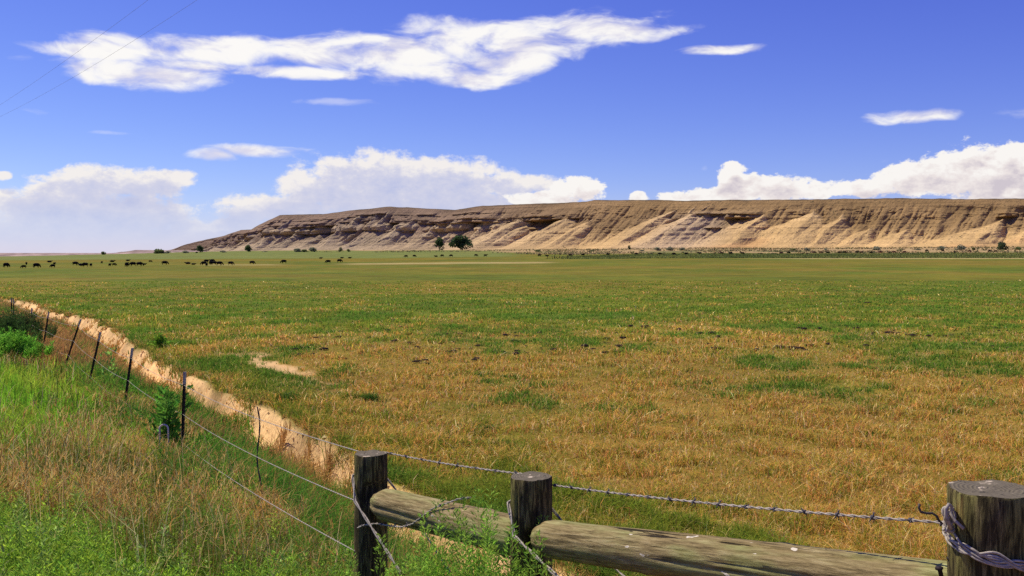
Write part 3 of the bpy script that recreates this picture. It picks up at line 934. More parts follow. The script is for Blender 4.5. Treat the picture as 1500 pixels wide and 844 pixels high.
# pasture sward
def pasture():
    rng = np.random.default_rng(101); res = []
    x, y = fan_points(560000, 9.5, 130, -.62, .64, -.25, rng)
    sb = (x - xb_(y)) * .87
    ok = sb > .05
    x, y, sb = x[ok], y[ok], sb[ok]
    clump = fbm(x * 1.3, y * 1.3, 201, 3); cl2 = fbm(x * .35, y * .35, 205, 3)
    st = straw_amount(x, y)
    tr = np.abs(sb - 3.2) + 1.6 * (fbm(x * .7, y * .7, 61, 3) - .5)
    bare = sst(.5, .2, tr) * sst(15, 18, y) * sst(42, 34, y) * sst(.42, .6, vnoise(x * .4, y * .25, 66))
    keep = rng.uniform(0, 1, len(x)) < (.62 + .6 * sst(.36, .58, clump)) * (1 - .92 * bare)
    x, y, sb, clump, cl2, st = [q[keep] for q in (x, y, sb, clump, cl2, st)]
    z = terrain(x, y) - .01
    isst = rng.uniform(0, 1, len(x)) < np.clip(st * .96 + .05 - 2.2 * (cl2 - .5) - .32 * sst(16, 12, y + 6 * (cl2 - .5)) - 1.3 * (clump - .47), 0, .70)
    c = np.where(isst[:, None], np.array([.55, .31, .075]), np.array([.185, .215, .024]))
    grn = np.maximum(sst(.50, .62, cl2), .7 * (rng.uniform(0, 1, len(x)) < .35)) * ~isst
    c = mix3(c, np.array([.085, .185, .022]), .8 * grn)
    gold = isst & (rng.uniform(0, 1, len(x)) < .22)
    c = np.where(gold[:, None], np.array([.74, .52, .22]), c)
    oli = isst & (rng.uniform(0, 1, len(x)) < .42)
    c = np.where(oli[:, None], np.array([.38, .31, .042]), c)
    rust = isst & (rng.uniform(0, 1, len(x)) < .14)
    c = np.where(rust[:, None], np.array([.42, .18, .055]), c)
    c = jitter(c, rng, .22, .06)
    near_edge = sst(3.5, .5, sb)
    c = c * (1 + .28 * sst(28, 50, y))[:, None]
    h = (.044 + .105 * sst(.42, .66, clump) + .07 * near_edge) * rng.uniform(.6, 1.5, len(x)) * np.where(isst, 1.2, 1.0)
    h = h * (1 + .35 * sst(25, 60, y)) * np.clip(1.25 - y / 160, .5, 1.2)
    w = np.maximum(.006, .00075 * y) * rng.uniform(.7, 1.5, len(x))
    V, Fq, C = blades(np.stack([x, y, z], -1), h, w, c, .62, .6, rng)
    # paler bent stems standing over the sward
    k = (rng.uniform(0, 1, len(x)) < .07) & (y < 45)
    cs = jitter(np.broadcast_to(np.array([.66, .46, .16]), (k.sum(), 3)), rng, .25, .05)
    B = blades(np.stack([x[k], y[k], z[k]], -1), rng.uniform(.10, .30, k.sum()), np.maximum(.0035, .00042 * y[k]), cs, .6, .8, rng, droop=.3)
    V, Fq, C = cat([(V, Fq, C), B])
    o = np_mesh('pasture_grass', V, Fq, GM, None, C)
    tag(o, 'short mixed green and straw-coloured grass over the whole pasture', None, None, 'stuff')
pasture()

# ditch and field-fence line: fresh green grass
def ditch():
    rng = np.random.default_rng(102)
    y = 4.0 * (95 / 4.0) ** rng.uniform(0, 1, 120000); q = rng.uniform(-.12, 1.0, len(y))
    xf = xf_(y); xb = xb_(y); x = xf + q * (xb - xf)
    n = fbm(x * .45, y * .45, 301, 3); n2 = fbm(x * 1.1, y * 1.1, 305, 3)
    ok = (q > -.12) & (q < .92 + .24 * (n2 - .5) + .02 * sst(26, 16, y) - .09 * sst(17.5, 14.5, y)) & (rng.uniform(0, 1, len(x)) < .5 + 1.6 * (n2 - .25))
    x, y, q, n, n2 = [a[ok] for a in (x, y, q, n, n2)]
    z = terrain(x, y) - .02
    c = np.broadcast_to(np.array([.15, .30, .030]), x.shape + (3,))
    c = mix3(c, np.array([.075, .19, .022]), sst(.5, .62, n2))
    br = rng.uniform(0, 1, len(x)) < (.18 + .75 * sst(.48, .62, n + .10 * sst(.62, .8, q) + .12 * sst(20, 32, y)))
    c = np.where(br[:, None], np.array([.34, .20, .065]), c)
    c = jitter(c, rng, .25, .06)
    h = (.16 + .34 * sst(.35, .65, n2)) * rng.uniform(.55, 1.3, len(x)) * (1 - .6 * sst(.74, .92, q) * sst(20, 30, y)) * (1 + .25 * sst(.6, .85, q) * sst(26, 16, y))
    w = np.maximum(.007, .0008 * y) * rng.uniform(.7, 1.4, len(x))
    V, Fq, C = blades(np.stack([x, y, z], -1), h, w, c, .25, .45, rng)
    # turf hanging over the lip
    yl = 5 * (95 / 5.) ** rng.uniform(0, 1, 22000); sl = rng.uniform(-.12, .35, len(yl)); xl = xb_(yl) + sl / .87
    kl = fbm(xl * 1.6, yl * 1.6, 321, 3) > .52
    xl, yl = xl[kl], yl[kl]
    cl = jitter(np.where((rng.uniform(0, 1, len(xl)) < .5)[:, None], np.array([.40, .25, .07]), np.array([.14, .20, .03])), rng, .25, .06)
    T_ = blades(np.stack([xl, yl, terrain(xl, yl) - .02], -1), rng.uniform(.10, .30, len(xl)), np.maximum(.006, .0008 * yl), cl, .6, .9, rng, droop=.4)
    V, Fq, C = cat([(V, Fq, C), T_])
    # wisps on the face of the bank
    xx, yy = fan_points(60000, 7, 95, -.62, .35, .1, rng)
    xf = xf_(yy); xb = xb_(yy); q = (xx - xf) / np.maximum(xb - xf, 1)
    k = (q > .80) & (q < 1.05) & (fbm(xx * .9, yy * .9, 311, 3) > .50 - .1 * (q > .98))
    xx, yy, q = xx[k], yy[k], q[k]
    c2 = jitter(np.where((rng.uniform(0, 1, len(xx)) < .75)[:, None], np.array([.50, .30, .10]), np.array([.16, .18, .04])), rng, .25, .06)
    B = blades(np.stack([xx, yy, terrain(xx, yy) - .01], -1), rng.uniform(.08, .24, len(xx)), np.maximum(.005, .00065 * yy), c2, .5, .9, rng, droop=.4)
    V, Fq, C = cat([(V, Fq, C), B])
    o = np_mesh('ditch_grass', V, Fq, GM, None, C)
    tag(o, 'fresh green grass growing thickly in the ditch beside the dirt bank', None, None, 'stuff')
ditch()

# crumbled clods on the cut bank
def bank_clods():
    rng = np.random.default_rng(107); n = 1500
    y = 6 * (80 / 6.) ** rng.uniform(0, 1, n); q = np.where(rng.uniform(0, 1, n) < .7, rng.uniform(.84, .95, n), rng.uniform(.92, 1.04, n))
    x = xf_(y) + q * (xb_(y) - xf_(y)); z = terrain(x, y)
    sz = rng.uniform(.010, .036, n) * rng.choice([1, 1, 1, 1.7], n) * (.8 + y / 60)
    base = np.array([(1, 0, 0), (-1, 0, 0), (0, 1, 0), (0, -1, 0), (0, 0, 1), (0, 0, -1), (.7, .7, .3), (-.7, .6, -.3)])[:6]
    tri = np.array([(0, 2, 4), (2, 1, 4), (1, 3, 4), (3, 0, 4), (2, 0, 5), (1, 2, 5), (3, 1, 5), (0, 3, 5)])
    V = base[None] * rng.uniform(.55, 1.25, (n, 6, 1)) + rng.normal(0, .16, (n, 6, 3))
    a = rng.uniform(0, 6.28, n); ca, sa = np.cos(a)[:, None], np.sin(a)[:, None]
    V = np.stack([V[..., 0] * ca - V[..., 1] * sa, V[..., 0] * sa + V[..., 1] * ca, V[..., 2] * .8], -1) * sz[:, None, None] + np.stack([x, y, z], -1)[:, None]
    Q = ((np.arange(n) * 6)[:, None, None] + tri[None]).reshape(-1, 3)
    c = jitter(np.broadcast_to(SAND * .95, (n, 3)), rng, .25, .05)
    m, nt, out = new_mat('crumbled_earth'); k = NT(nt)
    at = nt.nodes.new('ShaderNodeAttribute'); at.attribute_name = 'Col'
    k.principled(out, at.outputs['Color'], .95, spec=.05)
    o = np_mesh('dirt_clods', V.reshape(-1, 3), Q, m, None, np.repeat(c[:, None], 6, 1).reshape(-1, 3))
    tag(o, 'crumbled sandy clods along the face of the dirt bank', None, None, 'stuff')
bank_clods()

# roadside verge
def verge_zone(x, y):
    """lush lime amount, dry-grass amount, leafy weed amount"""
    s = (xf_(y) - x) * .87
    n = fbm(x * .5, y * .5, 401, 3) - .5; n2 = fbm(x * 1.4, y * 1.4, 405, 3) - .5
    t = x / y
    lush = sst(-.36, -.45, t + .25 * n) * sst(9.5, 12.5, y + 5 * n) * sst(24.5, 20, y + 3 * n)
    far = sst(20.5, 25, y + 4 * n)
    weeds = sst(7.5, 6.4, y + 2.4 * n)
    dry = np.clip(1 - lush - weeds, 0, 1)
    return lush, dry, weeds, far, n, n2

def verge():
    rng = np.random.default_rng(103)
    x, y = fan_points(330000, 2.6, 75, -.62, .25, .2, rng)
    s = (xf_(y) - x) * .87
    ok = s > -.5
    x, y, s = x[ok], y[ok], s[ok]
    lush, dry, weeds, far, n, n2 = verge_zone(x, y)
    z = terrain(x, y) - .02
    u = rng.uniform(0, 1, len(x))
    # lush
    kl = (u < lush * .9) & (rng.uniform(0, 1, len(x)) < .7 + 2 * n2)
    a = x[kl], y[kl], z[kl]
    c = jitter(mix3(np.broadcast_to(np.array([.15, .33, .022]), a[0].shape + (3,)), np.array([.27, .34, .035]), sst(-.1, .15, n2[kl])), rng, .2, .06)
    L = blades(np.stack(a, -1), rng.uniform(.18, .5, kl.sum()), np.maximum(.009, .0009 * a[1]) * rng.uniform(.7, 1.4, kl.sum()), c, .25, .5, rng)
    tag(np_mesh('verge_grass', *L[:2], GL, None, L[2]), 'lush lime-green grass on the verge left of the field fence', None, None, 'stuff')
    # dry
    kd = (u >= lush * .9) & (u < lush * .9 + dry * (.72 + .6 * n2)) & (rng.uniform(0, 1, len(x)) < np.where(y > 14, .8, 1.0) * (.45 + 1.1 * sst(-.22, .1, n2 + .4 * n)) * (1 - .85 * np.exp(-(((x + 14.8) / 2.0) ** 2 + ((y - 26.5) / 3.2) ** 2))))
    xx, yy, zz, fr = x[kd], y[kd], z[kd], far[kd]
    m = len(xx)
    r = rng.uniform(0, 1, m)
    nn = n[kd]; nn2 = n2[kd]
    c = np.where((r < .64 + 1.9 * nn - 1.6 * nn2 - .12 * fr)[:, None], np.array([.145, .215, .028]), np.array([.50, .31, .09]))
    c = np.where((r > .90)[:, None], np.array([.72, .52, .24]), c)
    c = np.where(((r > .74) & (r < .86))[:, None], np.array([.24, .105, .035]), c)
    c = jitter(c, rng, .28, .07)
    h = rng.uniform(.25, .78, m) * (.55 + .45 * sst(.1, 1.3, s[kd])) * np.where(r < .34, .62, 1.0) * (1 - .55 * fr) * (.75 + 1.0 * np.clip(nn + .3, 0, .6))
    w = np.maximum(.0042, .00062 * yy) * rng.uniform(.7, 1.5, m) * np.where(r < .55, 1.6, 1.0)
    D1 = blades(np.stack([xx, yy, zz], -1), h, w, c, .22, .40, rng, droop=.25)
    # seed heads on some of the tall stems
    kk = (r > .5) & (yy < 17) & (rng.uniform(0, 1, m) < .12 + .9 * sst(.0, .14, nn2 - .4 * nn))
    px_, py_, pz_ = xx[kk], yy[kk], zz[kk] + h[kk] * rng.uniform(.80, 1.05, kk.sum())
    px_ = px_ + rng.normal(0, .05, kk.sum()); py_ = py_ + rng.normal(0, .05, kk.sum())
    q = kk.sum()
    reps = 3
    pt = np.repeat(np.stack([px_, py_, pz_], -1), reps, 0) + rng.normal(0, .012, (q * reps, 3))
    ch = jitter(np.where((rng.uniform(0, 1, q * reps) < .5)[:, None], np.array([.56, .31, .075]), np.array([.70, .48, .17])), rng, .2, .05)
    D2 = blades(pt, rng.uniform(.04, .10, q * reps), np.repeat(np.maximum(.006, .00075 * py_), reps), ch, .6, .5, rng)
    # long pale arching stems
    nA = 520
    ax, ay = fan_points(nA, 5.5, 15, -.56, .0, .5, rng)
    s_ = (xf_(ay) - ax) * .87
    k = s_ > -.2; ax, ay = ax[k], ay[k]
    ca = jitter(np.broadcast_to(np.array([.66, .47, .20]), ax.shape + (3,)), rng, .2, .05)
    # six-segment arcs
    nn_ = len(ax); hh = rng.uniform(.5, .95, nn_); az = rng.uniform(0, 6.28, nn_); bn = rng.uniform(.3, 1.3, nn_)
    dr = np.stack([np.cos(az), np.sin(az), 0 * az], -1); sd_ = np.stack([-np.sin(az), np.cos(az), 0 * az], -1)
    wv = np.maximum(.0045, .0006 * ay)
    p = np.stack([ax, ay, terrain(ax, ay)], -1); rows = []
    for u_ in np.linspace(0, 1, 7):
        rows.append(p.copy())
        tl = .1 + bn * u_ ** 1.4 * 1.5
        p = p + (dr * np.sin(tl)[:, None] + np.array([0, 0, 1]) * np.cos(tl)[:, None]) * (hh / 6)[:, None]
    Vr = np.stack([np.stack([r_ - sd_ * (wv * (.5 - .055 * i_))[:, None], r_ + sd_ * (wv * (.5 - .055 * i_))[:, None]], 1) for i_, r_ in enumerate(rows)], 1).reshape(-1, 3)
    b_ = (np.arange(nn_) * 14)[:, None]
    F3 = np.concatenate([np.concatenate([b_ + np.array([[2 * i_, 2 * i_ + 1, 2 * i_ + 3]]), b_ + np.array([[2 * i_, 2 * i_ + 3, 2 * i_ + 2]])]) for i_ in range(6)])
    D3 = (Vr, F3, np.repeat(ca[:, None], 14, 1).reshape(-1, 3))
    D = cat([D1, D2, D3])
    tag(np_mesh('dry_grass', *D[:2], GD, None, D[2]), 'tall brown seeding grass along the field fence and verge', None, None, 'stuff')
verge()

# ------------------------------------------------------------------ leafy weeds
def leaf_quads(pos, dirs, L, W, col, rng):
    """small rhombic leaves at pos pointing along dirs"""
    n = len(pos)
    up = rng.normal(0, 1, (n, 3)); sd_ = np.cross(dirs, up); sd_ /= np.linalg.norm(sd_, axis=1)[:, None] + 1e-9
    nm = np.cross(sd_, dirs)
    tip = pos + dirs * L[:, None]; mid = pos + dirs * (L * .45)[:, None] + nm * (L * .10)[:, None]
    V = np.stack([pos, mid + sd_ * (W * .5)[:, None], tip, mid - sd_ * (W * .5)[:, None]], 1).reshape(-1, 3)
    b = (np.arange(n) * 4)[:, None]
    Fc = np.concatenate([b + np.array([[0, 1, 2]]), b + np.array([[0, 2, 3]])])
    return V, Fc, np.repeat(col[:, None], 4, 1).reshape(-1, 3)

def weed_geometry(bx, by, bz, height, rng, stems=5, leaves=46, col=(.10, .235, .03), ll=.035, spread=.30, branch=True, lw=.3):
    """stems with many small upright leaves; arrays of plant positions"""
    n = len(bx); out = []
    ns = n * stems
    pi = np.repeat(np.arange(n), stems)
    base = np.stack([bx, by, bz], -1)[pi] + np.concatenate([rng.normal(0, .02, (ns, 2)), np.zeros((ns, 1))], 1)
    az = rng.uniform(0, 2 * np.pi, ns); tl = np.abs(rng.normal(0, spread, ns))
    d = np.stack([np.cos(az) * np.sin(tl), np.sin(az) * np.sin(tl), np.cos(tl)], -1)
    H = height[pi] * rng.uniform(.62, 1.05, ns)
    c = jitter(np.broadcast_to(np.array(col), (ns, 3)), rng, .16, .05)
    pale = c * 1.1
    side = np.stack([-np.sin(az), np.cos(az), np.zeros(ns)], -1) * .004
    top = base + d * H[:, None] + np.array([0, 0, .05]) * H[:, None]
    V = np.stack([base - side, base + side, top], 1).reshape(-1, 3)
    b = (np.arange(ns) * 3)[:, None]
    out.append((V, b + np.array([[0, 1, 2]]), np.repeat(pale[:, None], 3, 1).reshape(-1, 3)))
    si = np.repeat(np.arange(ns), leaves); m = len(si)
    f = rng.uniform(.08, 1.0, m) ** .8
    la = rng.uniform(0, 2 * np.pi, m)
    # short side shoots carry the leaves a little out from the stem
    reach = (.16 * H[si] * (1 - f) * rng.uniform(0, 1, m) + .008) if branch else np.full(m, .004)
    o = np.stack([np.cos(la), np.sin(la), rng.uniform(.3, 1.0, m)], -1)
    pos = base[si] + d[si] * (H[si] * f)[:, None] + o * reach[:, None]
    ld = np.stack([np.cos(la), np.sin(la), rng.uniform(.3, 1.5, m)], -1); ld /= np.linalg.norm(ld, axis=1)[:, None]
    L = ll * rng.uniform(.6, 1.4, m) * (1.1 - .45 * f)
    lc = jitter(c[si], rng, .18, .06)
    out.append(leaf_quads(pos, ld, L, L * lw, lc, rng))
    return cat(out)

def weeds():
    rng = np.random.default_rng(104)
    x, y = fan_points(8000, 3.2, 9.5, -.60, .12, 1.0, rng)
    s = (xf_(y) - x) * .87
    lush, dry, wd, far, n, n2 = verge_zone(x, y)
    ok = (s > -.35) & (rng.uniform(0, 1, len(x)) < np.clip(wd * 1.1 + .06, 0, 1))
    x, y, n2 = x[ok], y[ok], n2[ok]
    z = terrain(x, y) - .01
    h = rng.uniform(.20, .50, len(x)) * (1 + 1.5 * n2)
    A1 = weed_geometry(x, y, z, h, rng, 4, 34, (.185, .29, .036), .040, .42)
    k = rng.uniform(0, 1, len(x)) < .07
    A2 = weed_geometry(x[k], y[k], z[k], h[k] * 1.25, rng, 3, 40, (.20, .27, .07), .05, .3)
    k = rng.uniform(0, 1, len(x)) < .22
    A3 = weed_geometry(x[k], y[k], z[k], h[k], rng, 4, 40, (.25, .36, .035), .045, .35)
    # scattered leafy green among the ditch grass
    x2, y2 = fan_points(1500, 6.5, 22, -.45, .1, .6, rng)
    q = (x2 - xf_(y2)) / np.maximum(xb_(y2) - xf_(y2), 1)
    kk = (q > 0) & (q < .62) & (fbm(x2 * .5, y2 * .5, 431, 2) > .5)
    x2, y2 = x2[kk], y2[kk]
    A4 = weed_geometry(x2, y2, terrain(x2, y2), rng.uniform(.2, .5, len(x2)), rng, 4, 26, (.075, .195, .022), .06, .35)
    A = cat([A1, A2, A3, A4])
    tag(np_mesh('verge_weeds', *A[:2], GL, None, A[2]), 'low leafy bright green weeds along the near edge of the verge', None, None, 'stuff')
weeds()

def weed_plant(px, d, py_top, label, rng, stems=7, leaves=300, col=(.215, .34, .048), ll=.032, spread=.20, name='weed', catg='weed', grp=None, mat=None, lw=.3):
    x = (px - 750) / F * d; g = tz(x, d)
    h = (HZ - py_top) / F * d - g
    A = weed_geometry(np.zeros(1), np.zeros(1), np.zeros(1) - .02, np.array([h]), rng, stems + 4, leaves, col, ll, spread, True, lw)
    o = np_mesh(name, *A[:2], mat or GL, None, A[2]); o.location = (x, d, g)
    return tag(o, label, catg, grp)
rw = np.random.default_rng(105)
GWD = 'tall leafy weeds growing through the wooden fence'
for px, d, py, lab, st in (
    (672, 4.25, 716, 'tallest feathery weed rising in front of the shorter rail', 7),
    (700, 4.15, 728, 'feathery weed just right of the tallest one before the shorter rail', 6),
    (722, 4.10, 738, 'weed covering the underside of the shorter rail near its right end', 6),
    (752, 4.0, 728, 'tall weed with its tips beside the post where the rails meet', 7),
    (772, 3.85, 782, 'weed at the foot of the post where the rails meet', 6),
    (545, 4.9, 770, 'weed standing right against the foot of the far wooden post', 6),
    (590, 4.55, 790, 'low weed spreading under the crossing brace wire', 7),
    (640, 4.3, 775, 'weed below the loose barbed strand, left of the tallest weed', 7),
    (690, 3.85, 790, 'dense low weed in front of the shorter rail at the picture edge', 8),
    (612, 4.1, 806, 'low weed at the bottom edge under the shorter rail', 7),
    (560, 4.3, 812, 'low weed at the bottom edge below the far wooden post', 7)):
    weed_plant(px, d, py, lab, rw, st, grp=GWD)

# broad-leaved plant by the steel post
def broadleaf(px, d, py_top, label, stems, leaves, ll, col, seed, spread=.4):
    r = np.random.default_rng(seed)
    x = (px - 750) / F * d; g = tz(x, d); h = (HZ - py_top) / F * d - g
    root = empty('broadleaf_plant', (x, d, g))
    A = weed_geometry(np.zeros(1), np.zeros(1), np.zeros(1), np.array([h]), r, stems, leaves, col, ll, spread, True, .48)
    ns = stems * 3
    np_mesh('foliage', A[0], A[1], GL, root, A[2])
    return tag(root, label, 'plant')
broadleaf(246, 12.9, 556, 'dark broad-leaved plant behind the tall steel post and the pipe hoop', 15, 30, .125, (.085, .21, .028), 5, .26)
broadleaf(152, 20.6, 505, 'small pale green broad-leaved plant next to the third steel post', 4, 16, .13, (.16, .27, .05), 6, .25)
broadleaf(234, 38, 489, 'round bright green clump of weeds on the pasture side of the dirt bank', 26, 60, .12, (.17, .29, .034), 16, .95)

# bushes at the left edge
def bush(px, d, py_top, width, label, col, seed, n=90, leaves=60, ll=.10):
    r = np.random.default_rng(seed)
    x = (px - 750) / F * d; g = tz(x, d); h = (HZ - py_top) / F * d - g
    root = empty('bush', (x, d, g))
    bx = r.normal(0, width * .26, n); by = r.normal(0, width * .24, n)
    fall = np.exp(-(bx ** 2 + by ** 2) / (width * .42) ** 2)
    hh = h * (.40 + .62 * fall) * r.uniform(.72, 1.05, n)
    A = weed_geometry(bx, by, np.zeros(n), hh, r, 3, leaves, col, ll, .26, True, .22)
    np_mesh('foliage', A[0], A[1], GL, root, A[2])
    st = []
    for i in range(22):
        a = r.uniform(0, 6.28); e = Vector((math.cos(a) * width * .3, math.sin(a) * width * .3, h * .55))
        st.append(tube([Vector((0, 0, -.1)), e * .5 + Vector((0, 0, h * .08)), e], [.02, .013, .005], 5))
    V, Q = join(st)
    np_mesh('stems', V, Q, M['nail'], root, None, True)
    return tag(root, label, 'bush')
bush(8, 24.5, 478, 1.7, 'bright green bushy shrub at the left edge of the picture', (.14, .31, .034), 31, 110)
bush(40, 26.6, 497, .9, 'smaller green shrub lobe between the bright shrub and the reddish soil', (.085, .20, .028), 36, 50)
bush(8, 29.5, 441, 1.8, 'dark bush behind the bright green shrub at the left edge', (.045, .09, .022), 32, 90, 50)
bush(33, 33.0, 449, 1.4, 'dark bush with brown tips beside the short steel post', (.06, .085, .025), 33, 70, 50)
# ------------------------------------------------------------------ cattle
M['hide'] = plain_mat('black_hide', (.007, .006, .006), .8, 0, .4, 6, .08)
M['brown_hide'] = plain_mat('brown_hide', (.13, .055, .028), .7, 0, .3, 6, .2)
def skin_mesh(name, joints, edges, sub=2):
    me = bpy.data.meshes.new(name)
    me.from_pydata([j[:3] for j in joints], edges, [])
    o = bpy.data.objects.new(name, me); COL.objects.link(o)
    o.modifiers.new('skin', 'SKIN')
    for i, j in enumerate(joints):
        me.skin_vertices[0].data[i].radius = (j[3], j[4] if len(j) > 4 else j[3])
        me.skin_vertices[0].data[i].use_root = (i == 0)
    s_ = o.modifiers.new('sub', 'SUBSURF'); s_.levels = sub
    dg = bpy.context.evaluated_depsgraph_get()
    m2 = bpy.data.meshes.new_from_object(o.evaluated_get(dg))
    bpy.data.objects.remove(o)
    m2.polygons.foreach_set('use_smooth', [True] * len(m2.polygons))
    return m2

def cow_mesh(pose):
    J = [(0, 0, .94, .46, .50)]; E = []
    def add(p, par):
        J.append(p); E.append((par, len(J) - 1)); return len(J) - 1
    lying = pose == 'lying'
    dz = -.52 if lying else 0
    J[0] = (0, 0, .94 + dz, .46, .50)
    ch = add((.55, 0, .97 + dz, .42, .50), 0)
    nk = add((.85, 0, 1.04 + dz, .28, .34), ch)
    rp = add((-.55, 0, .99 + dz, .42, .46), 0)
    rm = add((-.88, 0, 1.04 + dz, .24, .28), rp)
    tl = add((-1.0, 0, .95 + dz, .04), rm); add((-1.03, 0, .45 + dz * .6, .035), tl)
    if pose == 'grazing':
        n2 = add((1.12, .04, .78, .20, .24), nk); hd = add((1.34, .06, .46, .17, .18), n2); mz = add((1.46, .07, .14, .085), hd)
    else:
        n2 = add((1.10, .0, 1.22 + dz, .15, .18), nk); hd = add((1.36, .02, 1.34 + dz, .13, .14), n2); mz = add((1.66, .03, 1.20 + dz, .085), hd)
    for s in (-1, 1):
        e = add((J[hd][0] - .06, J[hd][1] + s * .15, J[hd][2] + .10, .05), hd); add((J[hd][0] - .08, J[hd][1] + s * .27, J[hd][2] + .06, .03), e)
    if not lying:
        for s in (-1, 1):
            sh = add((.60, s * .17, .72, .19), ch); kn = add((.62 + .05 * s, s * .17, .40, .10), sh); ft = add((.60 + .09 * s, s * .17, .05, .06), kn)
            hp = add((-.62, s * .17, .78, .24), rp); st = add((-.52, s * .18, .58, .15), hp); hk = add((-.76 - .05 * s, s * .17, .40, .10), st); add((-.68 - .08 * s, s * .17, .05, .06), hk)
    else:
        for s in (-1, 1):
            sh = add((.62, s * .28, .22, .12), ch); add((.92, s * .30, .10, .07), sh)
            hp = add((-.50, s * .34, .22, .15), rp); add((-.15, s * .46, .11, .07), hp)
    m = skin_mesh('cow', J, E, 2)
    m.materials.append(M['hide'])
    return m
COWM = {p: cow_mesh(p) for p in ('grazing', 'standing', 'lying')}
COWB = COWM['grazing'].copy(); COWB.materials.clear(); COWB.materials.append(M['brown_hide'])
def ground_depth(px, py, d0, d1):
    """depth at which the ground is seen at (px, py)"""
    ds = np.linspace(d0, d1, 500)
    z = terrain((px - 750) / F * ds, ds, False)
    e = np.abs(HZ - z / ds * F - py)
    return float(ds[int(np.argmin(e))])
def cow(px, d, pose, rz, label, grp, brown=False, scale=1.0):
    x = (px - 750) / F * d
    me = COWB if brown else COWM[pose]
    o = bpy.data.objects.new('cow', me); COL.objects.link(o)
    o.location = (x, d, tz(x, d) - .02); o.rotation_euler = (0, 0, rz); o.scale = (scale,) * 3
    return tag(o, label, 'cow', grp)
R_, L_ = 0.0, math.pi
GH = 'black cattle grazing across the left of the pasture'
HERD = [
 (8.8, 392, 'grazing', 1.2, 'black cow farthest left in the herd, seen end-on'),
 (35, 393, 'grazing', L_ + .2, 'black cow grazing toward the left with a smaller one behind its rump'),
 (38.5, 388, 'standing', 1.9, 'small black cow standing behind the rump of the one grazing left at far left'),
 (53, 392.5, 'grazing', 1.0, 'black cow alone, second from left edge among end-on ones, below the pale strip'),
 (72, 384.5, 'lying', .1, 'distant black cow lying alone well above the left end of the herd'),
 (77.5, 392, 'grazing', L_ - .1, 'broad black cow grazing left under a small head showing behind its back'),
 (79.5, 388, 'standing', 1.4, 'small black cow whose head shows over the back of a broad grazing cow'),
 (110, 389, 'grazing', .1, 'black cow starting the row of four touching cattle left of centre of the herd'),
 (118.7, 389.3, 'lying', .1, 'low black cow lying between two larger ones in the row of four'),
 (125, 391, 'grazing', L_, 'largest black cow of the row of four, third in the row'),
 (133, 390.5, 'standing', 1.7, 'small black calf closing the row of four cattle'),
 (149, 386, 'standing', 1.5, 'tiny black calf alone between the row of four and the next pair'),
 (164, 384, 'lying', .2, 'thin dark cow lying just above the back of a large grazing cow'),
 (167, 389.5, 'grazing', .1, 'large black cow grazing with a small calf at its tail'),
 (160.7, 390, 'standing', 1.4, 'small black calf at the tail of a large grazing cow'),
 (185.5, 391, 'standing', 1.5, 'narrow black cow seen end-on, left of an overlapping pair'),
 (195, 390, 'grazing', L_, 'left cow of the long overlapping black pair in the middle of the herd'),
 (204, 390, 'grazing', .05, 'right cow of the long overlapping black pair in the middle of the herd'),
 (211, 388, 'lying', .1, 'small black calf lying right of the long overlapping pair'),
 (187, 382.5, 'lying', .2, 'tiny distant black cow high above the end-on one'),
 (220, 384.5, 'grazing', .2, 'small distant black cow above and right of the overlapping pair'),
 (241, 388, 'grazing', .2, 'black cow grazing alone halfway to the dense group'),
 (275.6, 387, 'lying', L_, 'black cow lying just left of the dense group, first of two'),
 (283, 388, 'lying', .1, 'smaller black cow lying just left of the dense group, second of two'),
 (299, 388.5, 'grazing', L_, 'big black cow at the left side of the dense group'),
 (302, 385, 'standing', .2, 'black cow standing behind the big one of the dense group'),
 (302.5, 390, 'standing', 1.6, 'small black calf in front of the big cow of the dense group'),
 (308.5, 388, 'standing', 1.5, 'black cow seen end-on in the middle of the dense group'),
 (310.5, 384.5, 'grazing', .3, 'black cow behind the end-on one of the dense group'),
 (313.5, 388, 'grazing', .1, 'black cow overlapped by its right neighbour in the dense group'),
 (321, 389, 'grazing', .1, 'black cow ending the dense group on its right'),
 (337.7, 388.5, 'grazing', 0, 'black cow grazing alone, next one right of the dense group'),
 (369, 387.3, 'grazing', .05, 'black cow grazing alone under the round tree at the bluff foot'),
 (416, 386, 'grazing', L_, 'black cow alone in the open gap, grazing toward the left'),
 (481, 385.7, 'grazing', L_ + .1, 'left cow of the last near pair, facing left'),
 (497, 384.5, 'grazing', .1, 'right cow of the last near pair, facing right'),
 (469.6, 379, 'lying', 0, 'distant black cow above and left of the last near pair'),
 (500.5, 378.6, 'lying', .1, 'distant black cow directly above the last near pair'),
 (512, 378.6, 'lying', 0, 'distant black cow just right of the one above the last near pair'),
]
for px, py, pose, rz, lab in HERD:
    d = ground_depth(px, py, 230, 560)
    cow(px, d, pose, rz, lab, GH, False, (.86 if 'calf' not in lab and 'small' not in lab else .6) * (1 + .06 * math.sin(px)))
GF = 'far cattle strung along the foot of the bluff'
